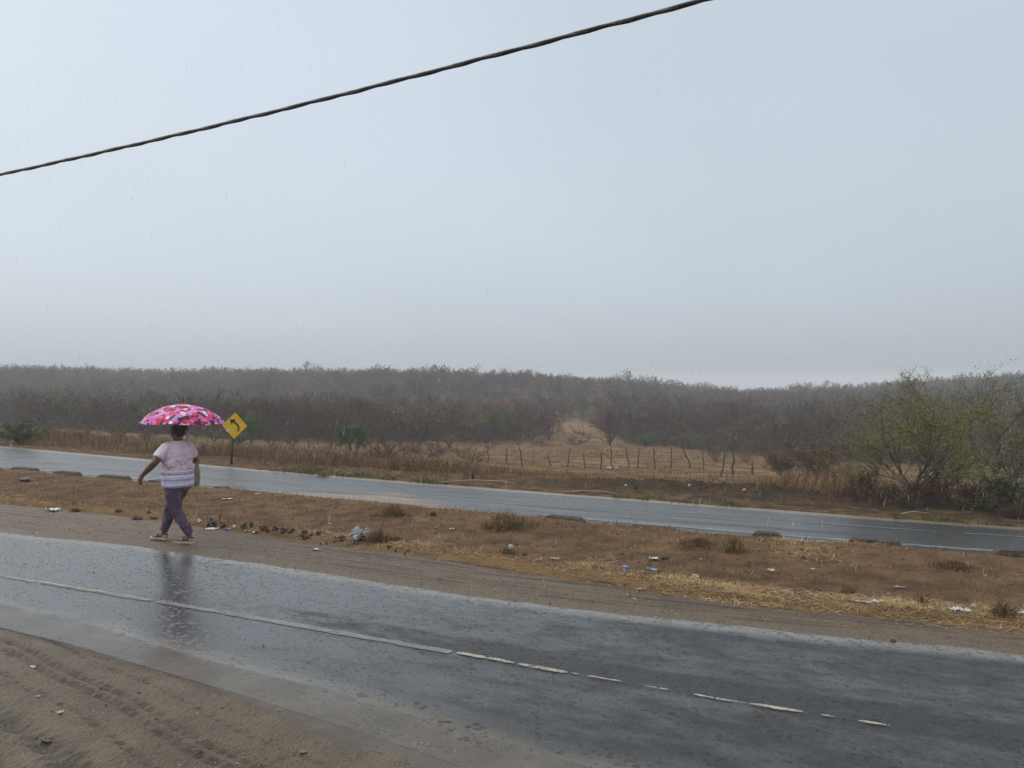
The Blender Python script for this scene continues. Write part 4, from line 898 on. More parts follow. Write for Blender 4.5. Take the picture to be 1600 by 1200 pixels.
def sh(x, y, z): return np.array([x * math.cos(tw) - y * math.sin(tw), x * math.sin(tw) + y * math.cos(tw), z])
LS, RS = sh(-.168, -.005, 1.275), sh(.168, -.005, 1.275)
LE, LW = np.array([-.315, .105, 1.07]), np.array([-.31, .285, .915]); RE, RW = np.array([.305, -.045, 1.05]), np.array([.262, .055, 1.105])
LH, LK, LA = np.array([-.085, .0, .74]), np.array([-.08, -.04, .42]), np.array([-.055, -.235, .085]); RH, RK, RA = np.array([.085, .0, .74]), np.array([.08, .165, .43]), np.array([.07, .265, .085])
def foot(an, yaw, pitch=0):
    c, s2 = math.cos(yaw), math.sin(yaw); f = np.array([-s2, c, 0]); q = np.array([c, s2, 0]); b0 = np.array([an[0], an[1], .055])
    out = [tube([b0 - f * .055 + [0, 0, -.005], b0 - f * .02, b0 + f * .05 + [0, 0, -.008], b0 + f * .12 + [0, 0, -.018], b0 + f * .165 + [0, 0, -.022]], [(.026, .030), (.036, .034), (.036, .032), (.042, .022), (.038, .016)], 10)]
    for i, o_ in enumerate((-.03, -.013, .003, .017, .029)):
        sgn = 1 if an[0] < 0 else -1
        p = b0 + f * .155 - q * o_ * sgn * -1 + [0, 0, -.024]; out.append(tube([p, p + f * (.05 - .005 * i) + [0, 0, -.002]], [.0125 - .0012 * i, .010 - .001 * i], 7))
    return out
yr = R_(-12) * 1.0
LFY, RFY = R_(6), R_(-4)
body = [rings([(0, .0, .68, .10, .09, 0), (0, .0, .78, .17, .14, 0), (0, .0, .95, .165, .13, tw * .4), (0, .0, 1.15, .17, .12, tw * .8), (0, .0, 1.26, .17, .09, tw), (0, -.005, 1.33, .10, .07, tw), (0, -.005, 1.37, .05, .05, tw)], 20),
    tube([(0, -.01, 1.30), (0, .005, 1.38), (0, .015, 1.44)], [.066, .056, .056], 12),
    rings([(0, .045, 1.395, .03, .03, -.2), (0, .035, 1.41, .05, .055, -.2), (0, .025, 1.45, .068, .085, -.2), (0, .015, 1.50, .075, .095, -.2), (0, .01, 1.55, .073, .092, -.2), (0, .01, 1.585, .055, .07, -.2), (0, .01, 1.603, .02, .03, -.2)], 18),
    tube([LS, (LS + LE) / 2, LE, (LE * .6 + LW * .4), LW], [.060, .056, .045, .044, .028], 12), tube([RS, (RS + RE) / 2, RE, (RE * .6 + RW * .4), RW], [.060, .056, .045, .044, .028], 12),
    tube([LH, LK, LA, LA - [0, 0, .03]], [.10, .06, .038, .036], 12), tube([RH, RK, RA, RA - [0, 0, .03]], [.10, .06, .038, .036], 12)]
body += hand(LW, (.02, .50, -.85), (.2, .85, .45), (1, .1, .1), .32) + hand(RW, (-.18, 1, .1), (0, .0, 1), (-1, -.15, 0), 1.15, .9)
body += foot(LA, LFY) + foot(RA, RFY)
fd = np.array([.2, .98, 0])   # face direction
body += [tube([(.018, .105, 1.505), (.022, .128, 1.475), (.02, .112, 1.468)], [.008, .014, .012], 7), tube([(-.008, .112, 1.44), (.045, .10, 1.44)], [.008, .008], 6)]
for sx_ in (-1, 1): body.append(tube([(sx_ * .074, .0, 1.515), (sx_ * .084, -.008, 1.50), (sx_ * .074, .002, 1.47)], [.010, .013, .009], 7))
woman = empty('person', (wx, wy, wz + .012), 'woman walking away in tie-dyed white top, plum trousers and flat sandals, under an umbrella', 'person')
woman.rotation_euler = (0, 0, HEAD)
link('body', union(body, .0058, 3, 'body'), skin_mat(), woman)
EYE = simple('eye', (.5, .48, .45), (.6, .58, .55), 5, .3)
def ball(c, r, n=8): return rings([(c[0], c[1], c[2] + r * math.sin(t), max(r * math.cos(t), 1e-4), max(r * math.cos(t), 1e-4), 0) for t in np.linspace(-1.5, 1.5, n)], 10)
for e in ((-.012, .098, 1.512), (.050, .086, 1.512)): link('eye', np_mesh('eye', *ball(e, .0115), True), EYE, woman)

def blouse_mat():
    b = MB('tie_dyed_cotton'); o = b.obj(); z = b.n('ShaderNodeSeparateXYZ', {0: o}).outputs[2]
    n = b.noise(o, 7, 5, .6, .6); n2 = b.noise(b.mp(o, (1, 1, 3.0), (0, .5, 0)), 11, 4, .6, 1.5); n3 = b.noise(b.mp(o, (1, 1, .45)), 42, 3, .6)
    c = b.mix(b.ss(n, .35, .65), (.64, .49, .58), (.74, .65, .71))
    mid = b.math('MULTIPLY', b.ss(z, .92, .98), b.ss(z, 1.20, 1.10)); c = b.mix(b.math('MULTIPLY', b.ss(n2, .52, .60), b.math('MULTIPLY', mid, .9)), c, (.40, .06, .16))
    low = b.ss(z, .965, .945); c = b.mix(b.math('MULTIPLY', low, .85), c, (.74, .68, .74))
    w1 = b.math('MULTIPLY_ADD', n3, .05, -.025); zz = b.math('ADD', z, w1)
    def band(c, z0, hw, col, m=1.0): return b.mix(b.math('MULTIPLY', b.ss(b.math('ABSOLUTE', b.math('SUBTRACT', zz, z0)), hw, hw * .6), m), c, col)
    c = band(c, .935, .006, (.42, .14, .28)); c = band(c, .912, .012, (.10, .07, .26), .85); c = band(c, .865, .006, (.34, .34, .58)); c = band(c, .838, .016, (.18, .23, .50), .8); c = band(c, .812, .006, (.36, .38, .62), .8); c = band(c, .748, .014, (.18, .26, .52), .85)
    dots = b.vor(b.mp(o, (1, 1, 1.4)), 46); c = b.mix(b.math('MULTIPLY', b.math('MULTIPLY', b.ss(dots, .24, .12), low), .75), c, b.mix(b.ss(n, .45, .55), (.50, .08, .26), (.16, .14, .42)))
    fold = b.noise(b.mp(o, (1, 1, .5)), 9, 3, .5, .8)
    return b.done(c, .7, b.bump(fold, .55, .04), Specular_IOR_Level=.25)
def wrinkle(me, amp, fz=.5, seed=0):
    n = len(me.vertices); co = np.empty(n * 3, np.float32); me.vertices.foreach_get('co', co); no = np.empty(n * 3, np.float32); me.vertices.foreach_get('normal', no)
    co = co.reshape(-1, 3); no = no.reshape(-1, 3); an = np.arctan2(co[:, 1], co[:, 0]) * 2.2
    w_ = fbm(an + co[:, 2] * 3, co[:, 2] * 14 * fz, seed, 3) + .6 * fbm(co[:, 0] * 22 + co[:, 1] * 11, co[:, 2] * 22 + co[:, 1] * 9, seed + 5, 2)
    co = co + no * (w_ * amp)[:, None]; me.vertices.foreach_set('co', co.astype(np.float32).ravel()); me.update(); return me
bl = [rings([(0, -.005, .735, .215, .180, 0), (0, -.005, .76, .222, .188, 0), (0, -.008, .83, .228, .192, tw * .2), (0, -.002, .93, .218, .178, tw * .4), (0, .0, 1.02, .212, .168, tw * .6), (0, .0, 1.12, .215, .165, tw * .8), (0, -.004, 1.21, .208, .150, tw), (0, -.006, 1.265, .178, .122, tw), (0, -.006, 1.31, .130, .098, tw), (0, .0, 1.345, .085, .075, tw), (0, .003, 1.355, .05, .045, tw)], 28)]
for S_, E_ in ((LS, LE), (RS, RE)):
    inn = S_ * np.array([.72, 1, 1]) + [0, 0, -.01]; bl.append(tube([inn, S_ + [0, 0, -.012], S_ * .62 + E_ * .38, S_ * .30 + E_ * .70], [.070, .072, .076, .077], 16))
link('blouse', wrinkle(union(bl, .008, 6, 'blouse'), .016, .5, 3), blouse_mat(), woman)
def trouser_mat():
    b = MB('plum_trousers'); o = b.obj(); n = b.noise(o, 6, 4); c = b.mix(b.ss(n, .3, .7), (.058, .032, .058), (.112, .070, .112)); c = b.mix(b.ss(b.noise(b.mp(o, (1, 1, .35)), 16, 3), .52, .7), c, (.16, .115, .155))
    return b.done(c, .72, b.bump(b.noise(b.mp(o, (1, 1, 1.6)), 20, 3, .5, .7), .5, .02), Specular_IOR_Level=.25)
tr = [rings([(0, -.005, .66, .10, .10, 0), (0, -.01, .70, .175, .16, 0), (0, -.008, .78, .19, .168, 0), (0, -.005, .85, .185, .155, 0), (0, 0, .88, .17, .14, 0)], 22)]
for H_, K_, A_ in ((LH, LK, LA), (RH, RK, RA)):
    tr.append(tube([H_ + [0, 0, .04], H_ * .75 + K_ * .25, H_ * .4 + K_ * .6, K_, K_ * .6 + A_ * .4 + [0, -.012, 0], A_ + [0, 0, .035]], [.112, .116, .094, .078, .070, .054], 16))
link('trousers', wrinkle(union(tr, .008, 5, 'trousers'), .015, .8, 8), trouser_mat(), woman)
HAIR = simple('dark_hair', (.010, .007, .006), (.028, .016, .013), 40, .5, .6, 90, .006)
hr = [rings([(.0, -.045, 1.405, .035, .03, -.2), (0, -.04, 1.43, .066, .055, -.2), (0, -.022, 1.48, .086, .086, -.2), (0, -.012, 1.53, .090, .098, -.2), (0, -.004, 1.58, .074, .088, -.2), (0, 0, 1.612, .04, .05, -.2)], 18), ball((-.092, -.035, 1.50), .022), ball((0, -.095, 1.515), .045)]
link('hair', wrinkle(union(hr, .006, 2, 'hair'), .012, 1, 4), HAIR, woman)
PALE = simple('pale_cloth', (.34, .29, .25), (.52, .46, .41), 9, .8, .4)
V, F = tube([(.055, -.105, 1.545), (.062, -.118, 1.50), (.062, -.118, 1.44), (.07, -.112, 1.385), (.068, -.11, 1.355)], [(.010, .016), (.014, .024), (.013, .024), (.012, .022), (.008, .014)], 10); link('scarf_tail', np_mesh('scarf_tail', V, F, True), PALE, woman)
SOLE = simple('tan_sandal', (.42, .34, .26), (.55, .46, .37), 12, .6, .3); STRAP = simple('pale_strap', (.36, .27, .22), (.48, .38, .32), 12, .5, .2)
for an, yaw in ((LA, LFY), (RA, RFY)):
    c, s2 = math.cos(yaw), math.sin(yaw); f = np.array([-s2, c, 0]); q = np.array([c, s2, 0]); b0 = np.array([an[0], an[1], 0])
    ol = [(b0 + f * l + q * w_) for l, w_ in ((-.075, 0), (-.065, .028), (-.03, .036), (.04, .034), (.11, .046), (.17, .047), (.21, .03), (.222, 0), (.21, -.03), (.17, -.047), (.11, -.046), (.04, -.034), (-.03, -.036), (-.065, -.028))]
    n = len(ol); Vs = [(p[0], p[1], -.004) for p in ol] + [(p[0], p[1], .026) for p in ol]
    me = bpy.data.meshes.new('sandal'); me.from_pydata(Vs, [], [tuple(range(n - 1, -1, -1)), tuple(range(n, 2 * n))] + [(i, (i + 1) % n, (i + 1) % n + n, i + n) for i in range(n)]); me.update()
    so = link('sandal', me, SOLE, woman)
    pts = [b0 + f * .085 + q * (.046 * math.cos(t)) + np.array([0, 0, .022 + .050 * math.sin(t)]) for t in np.linspace(0, math.pi, 11)]
    V, F = tube(pts, [(.020, .005)] * 11, 8); link('strap', np_mesh('strap', V, F, True), STRAP, so)
    pts = [b0 + f * -.012 + q * (.041 * math.cos(t)) - f * .052 * math.sin(t) + np.array([0, 0, .045]) for t in np.linspace(0, math.pi, 11)]
    V, F = tube(pts, [(.005, .011)] * 11, 8); link('strap', np_mesh('strap', V, F, True), STRAP, so)

# cloth bag hung on her right arm
Rz = Matrix.Rotation(HEAD, 4, 'Z'); W0 = Vector((wx, wy, wz + .012))
def wpos(v): return W0 + Rz @ Vector(v)
bag = empty('cloth_bag', wpos((.335, -.05, .70)), 'slim olive-beige cloth bag hanging from the woman\'s right arm', 'bag'); bag.rotation_euler = (0, 0, HEAD)
BAGM = simple('olive_beige_cloth', (.24, .205, .145), (.36, .32, .23), 8, .8, .5)
me = union([rings([(0, 0, 0, .030, .034, 0), (0, 0, .03, .040, .046, 0), (0, 0, .12, .042, .046, 0), (.002, 0, .22, .034, .040, 0), (0, 0, .29, .022, .03, 0), (0, 0, .30, .01, .012, 0)], 16)], .006, 2, 'sack'); link('sack', wrinkle(me, .012, 1, 2), BAGM, bag)
for dx in (-.012, .012):
    V, F = tube([(dx, -.01, .285), (dx, -.04, .335), (dx * .6, -.02, .398), (dx * .6, .02, .398), (dx, .03, .335), (dx, .01, .285)], [(.004, .008)] * 6, 6); link('handle', np_mesh('handle', V, F, True), BAGM, bag)

# umbrella
UX, UY = .236, .132
ub = wpos((UX, UY, 0)); umb = empty('umbrella', ub, 'open umbrella with pink, red and navy blotched print held over the woman', 'umbrella')
umb.rotation_euler = (0, R_(1.0), R_(11)); kz = ub[1] / F_PX
def canopy_mat():
    b = MB('blotched_print'); o = b.obj(); dn = b.n('ShaderNodeTexNoise', {'Vector': o, 'Scale': 9.0, 'Detail': 2.0}).outputs[1]
    v = b.n('ShaderNodeVectorMath', {0: o, 1: b.n('ShaderNodeVectorMath', {0: dn, 'Scale': .05}, operation='SCALE').outputs[0]}, operation='ADD').outputs[0]
    v1 = b.n('ShaderNodeTexVoronoi', {'Vector': v, 'Scale': 17.0}); v2 = b.n('ShaderNodeTexVoronoi', {'Vector': b.mp(v, loc=(3.1, 1.7, .4)), 'Scale': 15.0})
    h1 = b.n('ShaderNodeSeparateColor', {0: v1.outputs['Color']}).outputs[0]; h2 = b.n('ShaderNodeSeparateColor', {0: v2.outputs['Color']}).outputs[1]
    st = [(0, (.56, .14, .42)), (.24, (.50, .25, .55)), (.42, (.56, .018, .06)), (.64, (.58, .05, .22)), (.74, (.020, .016, .040)), (.93, (.70, .60, .70))]
    c = b.ramp(h1, st, 'CONSTANT'); c2 = b.ramp(h2, [(0, (.56, .02, .06)), (.22, (.022, .018, .045)), (.44, (.55, .21, .50)), (.68, (.58, .40, .64)), (.84, (.58, .03, .12))], 'CONSTANT')
    c = b.mix(b.ss(v2.outputs['Distance'], .36, .33), c, c2)
    return b.done(c, .6, b.bump(b.noise(o, 30, 3), .1, .004), Specular_IOR_Level=.25)
CAN = canopy_mat()
z_rim = CAM_H - (661.5 - 600) * kz - ub[2]; z_top = CAM_H - (631.5 - 600) * kz - ub[2]; z_tip = CAM_H - (620.5 - 600) * kz - ub[2]; RAD = 64.5 * kz
H = z_top - z_rim
CURV = 1.0
def prof(t): return RAD * math.sin(t * CURV) / math.sin(CURV), z_rim + H * ((math.cos(t * CURV) - math.cos(CURV)) / (1 - math.cos(CURV))) ** 1.0
NR, NA = 10, 8
DKM = simple('black_metal', (.012, .012, .012), (.025, .025, .025), 10, .35, .05); STEEL = simple('grey_rib', (.18, .18, .19), (.28, .28, .29), 10, .35, .05)
for g in range(8):
    V, F = [], []
    for i in range(NR + 1):
        t = .03 + .97 * i / NR; r_, z_ = prof(t)
        for j in range(NA + 1):
            q = j / NA; a = 2 * math.pi * (g + q) / 8; mid = 4 * q * (1 - q); rr = r_ * (math.cos(math.pi / 8) / math.cos((q - .5) * math.pi / 4) * .55 + .45) * (1 - .05 * mid * (i / NR) ** 4); V.append((rr * math.cos(a), rr * math.sin(a), z_ - .008 * mid * (i / NR) + .012 * mid * (i / NR) ** 6))
    w_ = NA + 1; F = [(i * w_ + j, (i + 1) * w_ + j, (i + 1) * w_ + j + 1, i * w_ + j + 1) for i in range(NR) for j in range(NA)]
    me = bpy.data.meshes.new('panel'); me.from_pydata(V, [], F); me.update(); me.polygons.foreach_set('use_smooth', [True] * len(F)); link('panel', me, CAN, umb)
    a = 2 * math.pi * g / 8; pts = [(prof(.04 + .97 * i / 8)[0] * math.cos(a), prof(.04 + .97 * i / 8)[0] * math.sin(a), prof(.04 + .97 * i / 8)[1] - .007) for i in range(9)]
    V, F = tube(pts, [.0025] * 9, 5); rb = link('rib', np_mesh('rib', V, F, True), STEEL, umb)
    rm, zm = prof(.5); V, F = tube([(rm * math.cos(a), rm * math.sin(a), zm - .01), (.012 * math.cos(a), .012 * math.sin(a), z_rim + .02)], [.002, .002], 5); link('stretcher', np_mesh('stretcher', V, F, True), STEEL, rb)
V, F = tube([(0, 0, 1.02), (0, 0, z_top + .004)], [.0055, .0055], 8); link('shaft', np_mesh('shaft', V, F, True), DKM, umb)
V, F = tube([(0, 0, z_top - .005), (0, 0, z_top + .02), (0, 0, z_tip - .01), (0, 0, z_tip)], [.012, .0085, .0075, .006], 8); link('ferrule', np_mesh('ferrule', V, F, True), DKM, umb)
V, F = tube([(0, 0, z_top + .014), (0, 0, z_top - .003), (0, 0, z_top - .014)], [.010, .022, .030], 12); link('cap', np_mesh('cap', V, F, True), CAN, umb)
V, F = tube([(0, 0, 1.16), (0, 0, 1.02), (.008, 0, .97), (.03, 0, .945), (.055, 0, .955), (.066, 0, .985)], [.011, .011, .011, .011, .011, .010], 10); link('handle', np_mesh('handle', V, F, True), DKM, umb)
r_, z_ = prof(1.0); ag = R_(-55); V, F = tube([(r_ * math.cos(ag) * .93, r_ * math.sin(ag) * .93, z_ + .0), (r_ * math.cos(ag) * .94, r_ * math.sin(ag) * .94, z_ - .035), (r_ * math.cos(ag) * .93, r_ * math.sin(ag) * .93, z_ - .07)], [(.004, .008), (.004, .018), (.003, .014)], 8); RED = simple('red_tie', (.45, .03, .06), (.55, .05, .09), 8, .6, .1); link('tie_strap', np_mesh('tie_strap', V, F, True), RED, umb)

# ------------------------------------------------------------------ litter, clods, sticks, pebbles
def lump(wd, dp, ht, seed, n=14, m_=9, sharp=.5, flat_base=True):
    r = np.random.default_rng(seed); off = r.uniform(0, 50, 3); V = []
    for i in range(m_):
        ph = -math.pi / 2 + math.pi * i / (m_ - 1)
        for j in range(n):
            th = 2 * math.pi * j / n; d = np.array([math.cos(ph) * math.cos(th), math.cos(ph) * math.sin(th), math.sin(ph)])
            q = 1 + sharp * 1.8 * (abs(2 * float(vnoise(np.array([d[0] * 2.2 + off[0] + d[2]]), np.array([d[1] * 2.2 + off[1] - d[2]]), seed)[0]) - 1) - .5) + r.normal() * .10 * sharp; V.append(d * q)
    V = np.array(V) * [wd / 2, dp / 2, ht * .62]; V[:, 2] += ht * .42
    if flat_base: V[:, 2] = np.maximum(V[:, 2], -.01)
    F = []
    for i in range(m_ - 1):
        for j in range(n): k = (j + 1) % n; F += [(i * n + j, i * n + k, (i + 1) * n + k), (i * n + j, (i + 1) * n + k, (i + 1) * n + j)]
    return V, np.array(F)
def scrap(wd, dp, ht, seed, n=9):
    """a crumpled sheet with curled edges and real thickness"""
    r = np.random.default_rng(seed); g = np.linspace(-.5, .5, n); A_, B_ = np.meshgrid(g, g, indexing='ij')
    edge = 1 + .35 * fbm(A_ * 4 + seed, B_ * 4, seed); X_ = A_ * wd * edge; Y_ = B_ * dp * (1 + .4 * fbm(A_ * 3, B_ * 3 + seed, seed + 2)); Z_ = ht * (.3 + .8 * np.abs(fbm(A_ * 6 + seed, B_ * 6, seed + 3, 3)) * 2 + .5 * (A_ ** 2 + B_ ** 2) * 2 * r.random())
    top = np.stack([X_, Y_, Z_], -1).reshape(-1, 3); bot = top - [0, 0, .003]; V = np.concatenate([top, bot]); F = []
    for i in range(n - 1):
        for j in range(n - 1):
            a, b2, c, d = i * n + j, (i + 1) * n + j, (i + 1) * n + j + 1, i * n + j + 1; N_ = n * n; F += [(a, b2, c), (a, c, d), (a + N_, c + N_, b2 + N_), (a + N_, d + N_, c + N_)]
    return V, np.array(F)
def plastic(name, c1, c2, r=.35, **k): return simple(name, c1, c2, 18, r, .35, 60, .006, **k)
M_WH = plastic('white_plastic', (.44, .45, .46), (.60, .60, .61)); M_GR = plastic('grey_plastic_film', (.20, .20, .205), (.40, .40, .41), .3); M_BL = plastic('blue_plastic', (.10, .22, .55), (.22, .38, .72)); M_BK = plastic('black_plastic', (.014, .014, .017), (.035, .033, .036)); M_TN = plastic('tan_paper', (.40, .34, .27), (.55, .49, .41), .7)
M_CLOD = simple('dark_wet_soil', (.034, .022, .014), (.085, .056, .036), 16, .8, .7, 50, .02); M_RED = plastic('red_brown_scrap', (.20, .07, .05), (.30, .12, .08), .6); M_OR = plastic('orange_leaf', (.34, .15, .06), (.46, .24, .10), .6); M_ROCK = simple('pale_stone', (.34, .32, .30), (.48, .46, .43), 9, .8, .5); M_STICK = simple('dry_stick', (.22, .15, .09), (.34, .25, .16), 16, .8, .4)
def item(name, kind, px, py, wpx, hpx, mat, label, cat, seed=0, dep=.7, rz=None, group=None):
    x, y, z = hit(px, py); k = y / F_PX; r = np.random.default_rng(seed + int(px * 7)); wd, ht = wpx * k * .74, max(hpx * k * .75, .006)
    if kind == 'lump': V, F = lump(wd, wd * dep, ht, seed + int(px)); sm = False
    elif kind == 'clod': V, F = lump(wd, wd * dep, ht, seed + int(px), 12, 8, .62 if mat is M_CLOD else .35); sm = mat is not M_CLOD
    elif kind == 'none': pass
    else: V, F = scrap(wd, wd * dep, ht, seed + int(px)); sm = True
    o = link(name, np_mesh(name, V, F, sm), mat, loc=(x, y, z - .002)); o.rotation_euler = (0, 0, r.uniform(-.5, .5) if rz is None else rz)
    return tag(o, label, cat, group)
it = item
it('plastic_bag', 'scrap', 82, 799, 30, 8, M_WH, 'white crumpled plastic bag lying left of the small green weed', 'plastic bag', 1, .6)
it('rock', 'clod', 40, 753, 24, 8, M_BK, 'round black rock by itself behind the leftmost kerb stones', 'rock', 2)
it('plastic_bag', 'lump', 331, 822, 24, 16, M_BK, 'dark torn plastic bag right of the woman\'s feet', 'plastic bag', 3)
it('plastic_scrap', 'scrap', 330, 828, 24, 4, M_WH, 'white plastic scrap spread in front of the dark torn bag', 'litter', 4)
it('plastic_scrap', 'lump', 312, 816, 10, 6, M_WH, 'small white wad left of the dark torn bag', 'litter', 5)
it('plastic_cup', 'clod', 366, 827, 8, 7, M_WH, 'small white cup lying on the clod row', 'cup', 6)
it('plastic_scrap', 'scrap', 402, 834, 22, 4, M_WH, 'flat white strip among the dark clods', 'litter', 7, .4)
it('plastic_scrap', 'scrap', 386, 832, 14, 4, M_TN, 'pale tan strip left of the flat white strip', 'litter', 8, .4)
it('plastic_scrap', 'scrap', 356, 829, 14, 4, M_BL, 'thin pale blue scrap behind the small white cup', 'litter', 9, .4)
it('plastic_scrap', 'scrap', 495, 861, 16, 5, M_WH, 'white scrap alone on the shoulder before the straw', 'litter', 10, .4)
it('food_wrapper', 'scrap', 705, 829, 10, 5, M_WH, 'small white wrapper alone on bare soil of the middle median', 'wrapper', 11)
it('food_wrapper', 'scrap', 515, 820, 8, 4, M_TN, 'tiny pale wrapper on bare soil above the clod row', 'wrapper', 12)
it('plastic_scrap', 'lump', 797, 858, 12, 9, M_WH, 'white wad caught in the small brown dead tuft', 'litter', 13)
it('plastic_scrap', 'scrap', 867, 876, 18, 6, M_TN, 'pale crumpled paper on the straw left of the blue scraps', 'paper', 14, .5)
it('plastic_scrap', 'lump', 977, 889, 14, 8, M_BL, 'small round blue plastic wad, left one of the blue pair', 'litter', 15)
it('plastic_scrap', 'scrap', 1019, 892, 22, 7, M_BL, 'wider flat blue plastic scrap, right one of the blue pair', 'litter', 16, .5)
it('plastic_scrap', 'scrap', 1021, 876, 18, 8, M_WH, 'white folded plastic joined to a dark strip above the blue scraps', 'litter', 17, .6)
it('rubber_strip', 'scrap', 1039, 875, 18, 7, M_BK, 'dark rubber strip touching the white folded plastic', 'litter', 18, .35, .35)
it('food_wrapper', 'scrap', 998, 924, 16, 4, M_TN, 'long pale wrapper on the shoulder below the blue scraps', 'wrapper', 19, .3, -.2)
it('food_wrapper', 'scrap', 1103, 937, 18, 5, M_WH, 'bright white strip alone on the grey shoulder', 'wrapper', 20, .3, -.5)
it('plastic_scrap', 'lump', 1086, 904, 18, 7, M_TN, 'off-white wad at the front rim of the straw, middle right', 'litter', 21)
it('plastic_scrap', 'scrap', 1204, 895, 14, 8, M_TN, 'pale grey paper on bare soil below the dark kerb stone', 'paper', 22)
it('food_wrapper', 'scrap', 1269, 892, 9, 4, M_WH, 'tiny white wrapper on bare soil left of the longest kerb stone', 'wrapper', 23)
it('plastic_strip', 'scrap', 1405, 920, 22, 5, M_GR, 'curved grey strip on bare soil below the longest kerb stone', 'litter', 24, .3, -.35)
it('plastic_scrap', 'scrap', 1372, 945, 22, 8, M_WH, 'white wad in the straw right of a grey torn film', 'litter', 25)
it('plastic_film', 'scrap', 1348, 943, 34, 7, M_GR, 'grey torn plastic film in the straw, right half', 'litter', 26, .4, -.25)
it('plastic_bag', 'scrap', 1500, 957, 36, 10, M_WH, 'white flattened bag in the straw near the right edge', 'plastic bag', 27, .5)
it('plastic_scrap', 'lump', 1521, 950, 12, 8, M_WH, 'small white wad behind the flattened bag in the straw', 'litter', 28)
it('plastic_scrap', 'scrap', 1597, 960, 16, 7, M_WH, 'white scrap cut by the right frame edge', 'litter', 29)
it('cardboard_scrap', 'scrap', 356, 768 + 14, 20, 4, M_TN, 'flat pale card lying behind the woman on the median', 'litter', 30, .4)
it('food_wrapper', 'scrap', 403, 773, 12, 4, M_WH, 'white fleck at the near rim of the far road by the sandy patch', 'wrapper', 31, .5)
it('food_wrapper', 'scrap', 490, 783, 10, 4, M_RED, 'reddish fleck on the sandy washed edge', 'wrapper', 32, .5)
it('plastic_scrap', 'scrap', 50, 1043, 18, 5, M_TN, 'pale twisted scrap in the near mud at the left edge', 'litter', 33, .4)
it('dead_leaf', 'scrap', 94, 1119, 13, 7, M_TN, 'tan leaf curled in the near mud between the ruts', 'leaf', 34)
it('plastic_scrap', 'scrap', 72, 1163, 22, 8, M_BK, 'black scrap pressed in the near mud', 'litter', 35, .5)
it('plastic_bottle', 'clod', 60, 1091, 14, 5, M_GR, 'small grey flattened bottle on a rut in the near mud', 'bottle', 36, .4)
it('dead_leaf', 'scrap', 437, 1112, 12, 5, M_OR, 'orange leaf on the near mud by the water rim', 'leaf', 37)
it('dead_leaf', 'scrap', 474, 1184, 16, 6, M_RED, 'red-brown leaf at the bottom edge of the near mud', 'leaf', 38)
it('dead_leaf', 'scrap', 414, 1101, 8, 6, M_TN, 'thin pale stalk on the near mud left of the orange leaf', 'leaf', 39, .3)
it('dead_leaf', 'scrap', 1282, 1162, 9, 5, M_OR, 'orange leaf on the near wet asphalt right of the lane line', 'leaf', 40)
it('pale_stone', 'clod', 952, 734, 14, 6, M_ROCK, 'pale rock at the foot of the middle fence posts', 'rock', 41)
it('pale_stone', 'clod', 964, 734, 9, 4, M_ROCK, 'smaller pale rock right beside the pale rock at the fence', 'rock', 42)
it('food_wrapper', 'clod', 1077, 760, 6, 5, M_WH, 'white can-like fleck on the dark dug bank', 'litter', 43)
it('pale_stone', 'clod', 1163, 769, 9, 5, M_ROCK, 'pale pink stone on the dark dug bank, right part', 'rock', 44)
it('food_wrapper', 'clod', 978, 760, 5, 4, M_WH, 'white fleck on the dark dug bank, left part', 'litter', 45)
it('food_wrapper', 'scrap', 1522, 792, 9, 3, M_TN, 'pale wrapper on brown soil below the low acacia', 'wrapper', 46)
it('plastic_bottle', 'clod', 17, 697, 6, 3, M_TN, 'pale fleck at the grass rim, far left of the far road', 'litter', 47)
# the large grey bag: two puffed halves over a dark core
x, y, z = hit(566, 843); kk = y / F_PX
bagl = empty('rubbish_bag', (x, y, z), 'large grey translucent plastic rubbish bag torn open on the median edge', 'plastic bag')
for nm_, mt_, (ox, oz, w_, h_), sd_ in (('flap', M_GR, (-8, 4, 20, 17), 1), ('flap', M_GR, (9, 4, 14, 15), 2), ('rubbish', M_CLOD, (3, 0, 26, 12), 3), ('flap', M_GR, (-8, -1, 18, 8), 4)):
    V, F = lump(w_ * kk, w_ * kk * .8, h_ * kk, 60 + sd_, 16, 11, .42); V += np.array([ox * kk, (-.03 if nm_ == 'flap' else .0), oz * kk * .6]); link(nm_, np_mesh(nm_, V, F, False), mt_, bagl)
rc = np.random.default_rng(8)
for i, (px, py, w_, h_) in enumerate(((382, 826, 16, 9), (393, 824, 12, 10), (412, 829, 22, 9), (430, 829, 18, 8), (444, 832, 20, 8), (458, 832, 14, 7), (476, 834, 16, 9), (497, 836, 16, 8), (185, 803, 20, 8), (214, 812, 26, 7), (240, 811, 22, 6), (288, 812, 12, 14), (350, 826, 16, 8), (535, 843, 18, 8), (622, 846, 16, 8), (636, 848, 12, 6), (676, 806, 16, 9), (452, 834, 10, 6), (1412, 938, 12, 6), (1450, 934, 12, 7), (1555, 962, 24, 8), (1582, 963, 20, 7), (820, 868, 14, 6), (931, 886, 9, 4))):
    it('soil_clod', 'clod', px, py, w_ * .85, h_ * .9, M_CLOD, ('dark wet soil clod in the turned-up row right of the woman\'s feet' if 340 < px < 520 else 'dark wet soil clod lying loose on the soil of the median'), 'clod', 100 + i, .75, None, ('soil clods of the turned-up row' if 340 < px < 520 else 'loose soil clods on the median'))
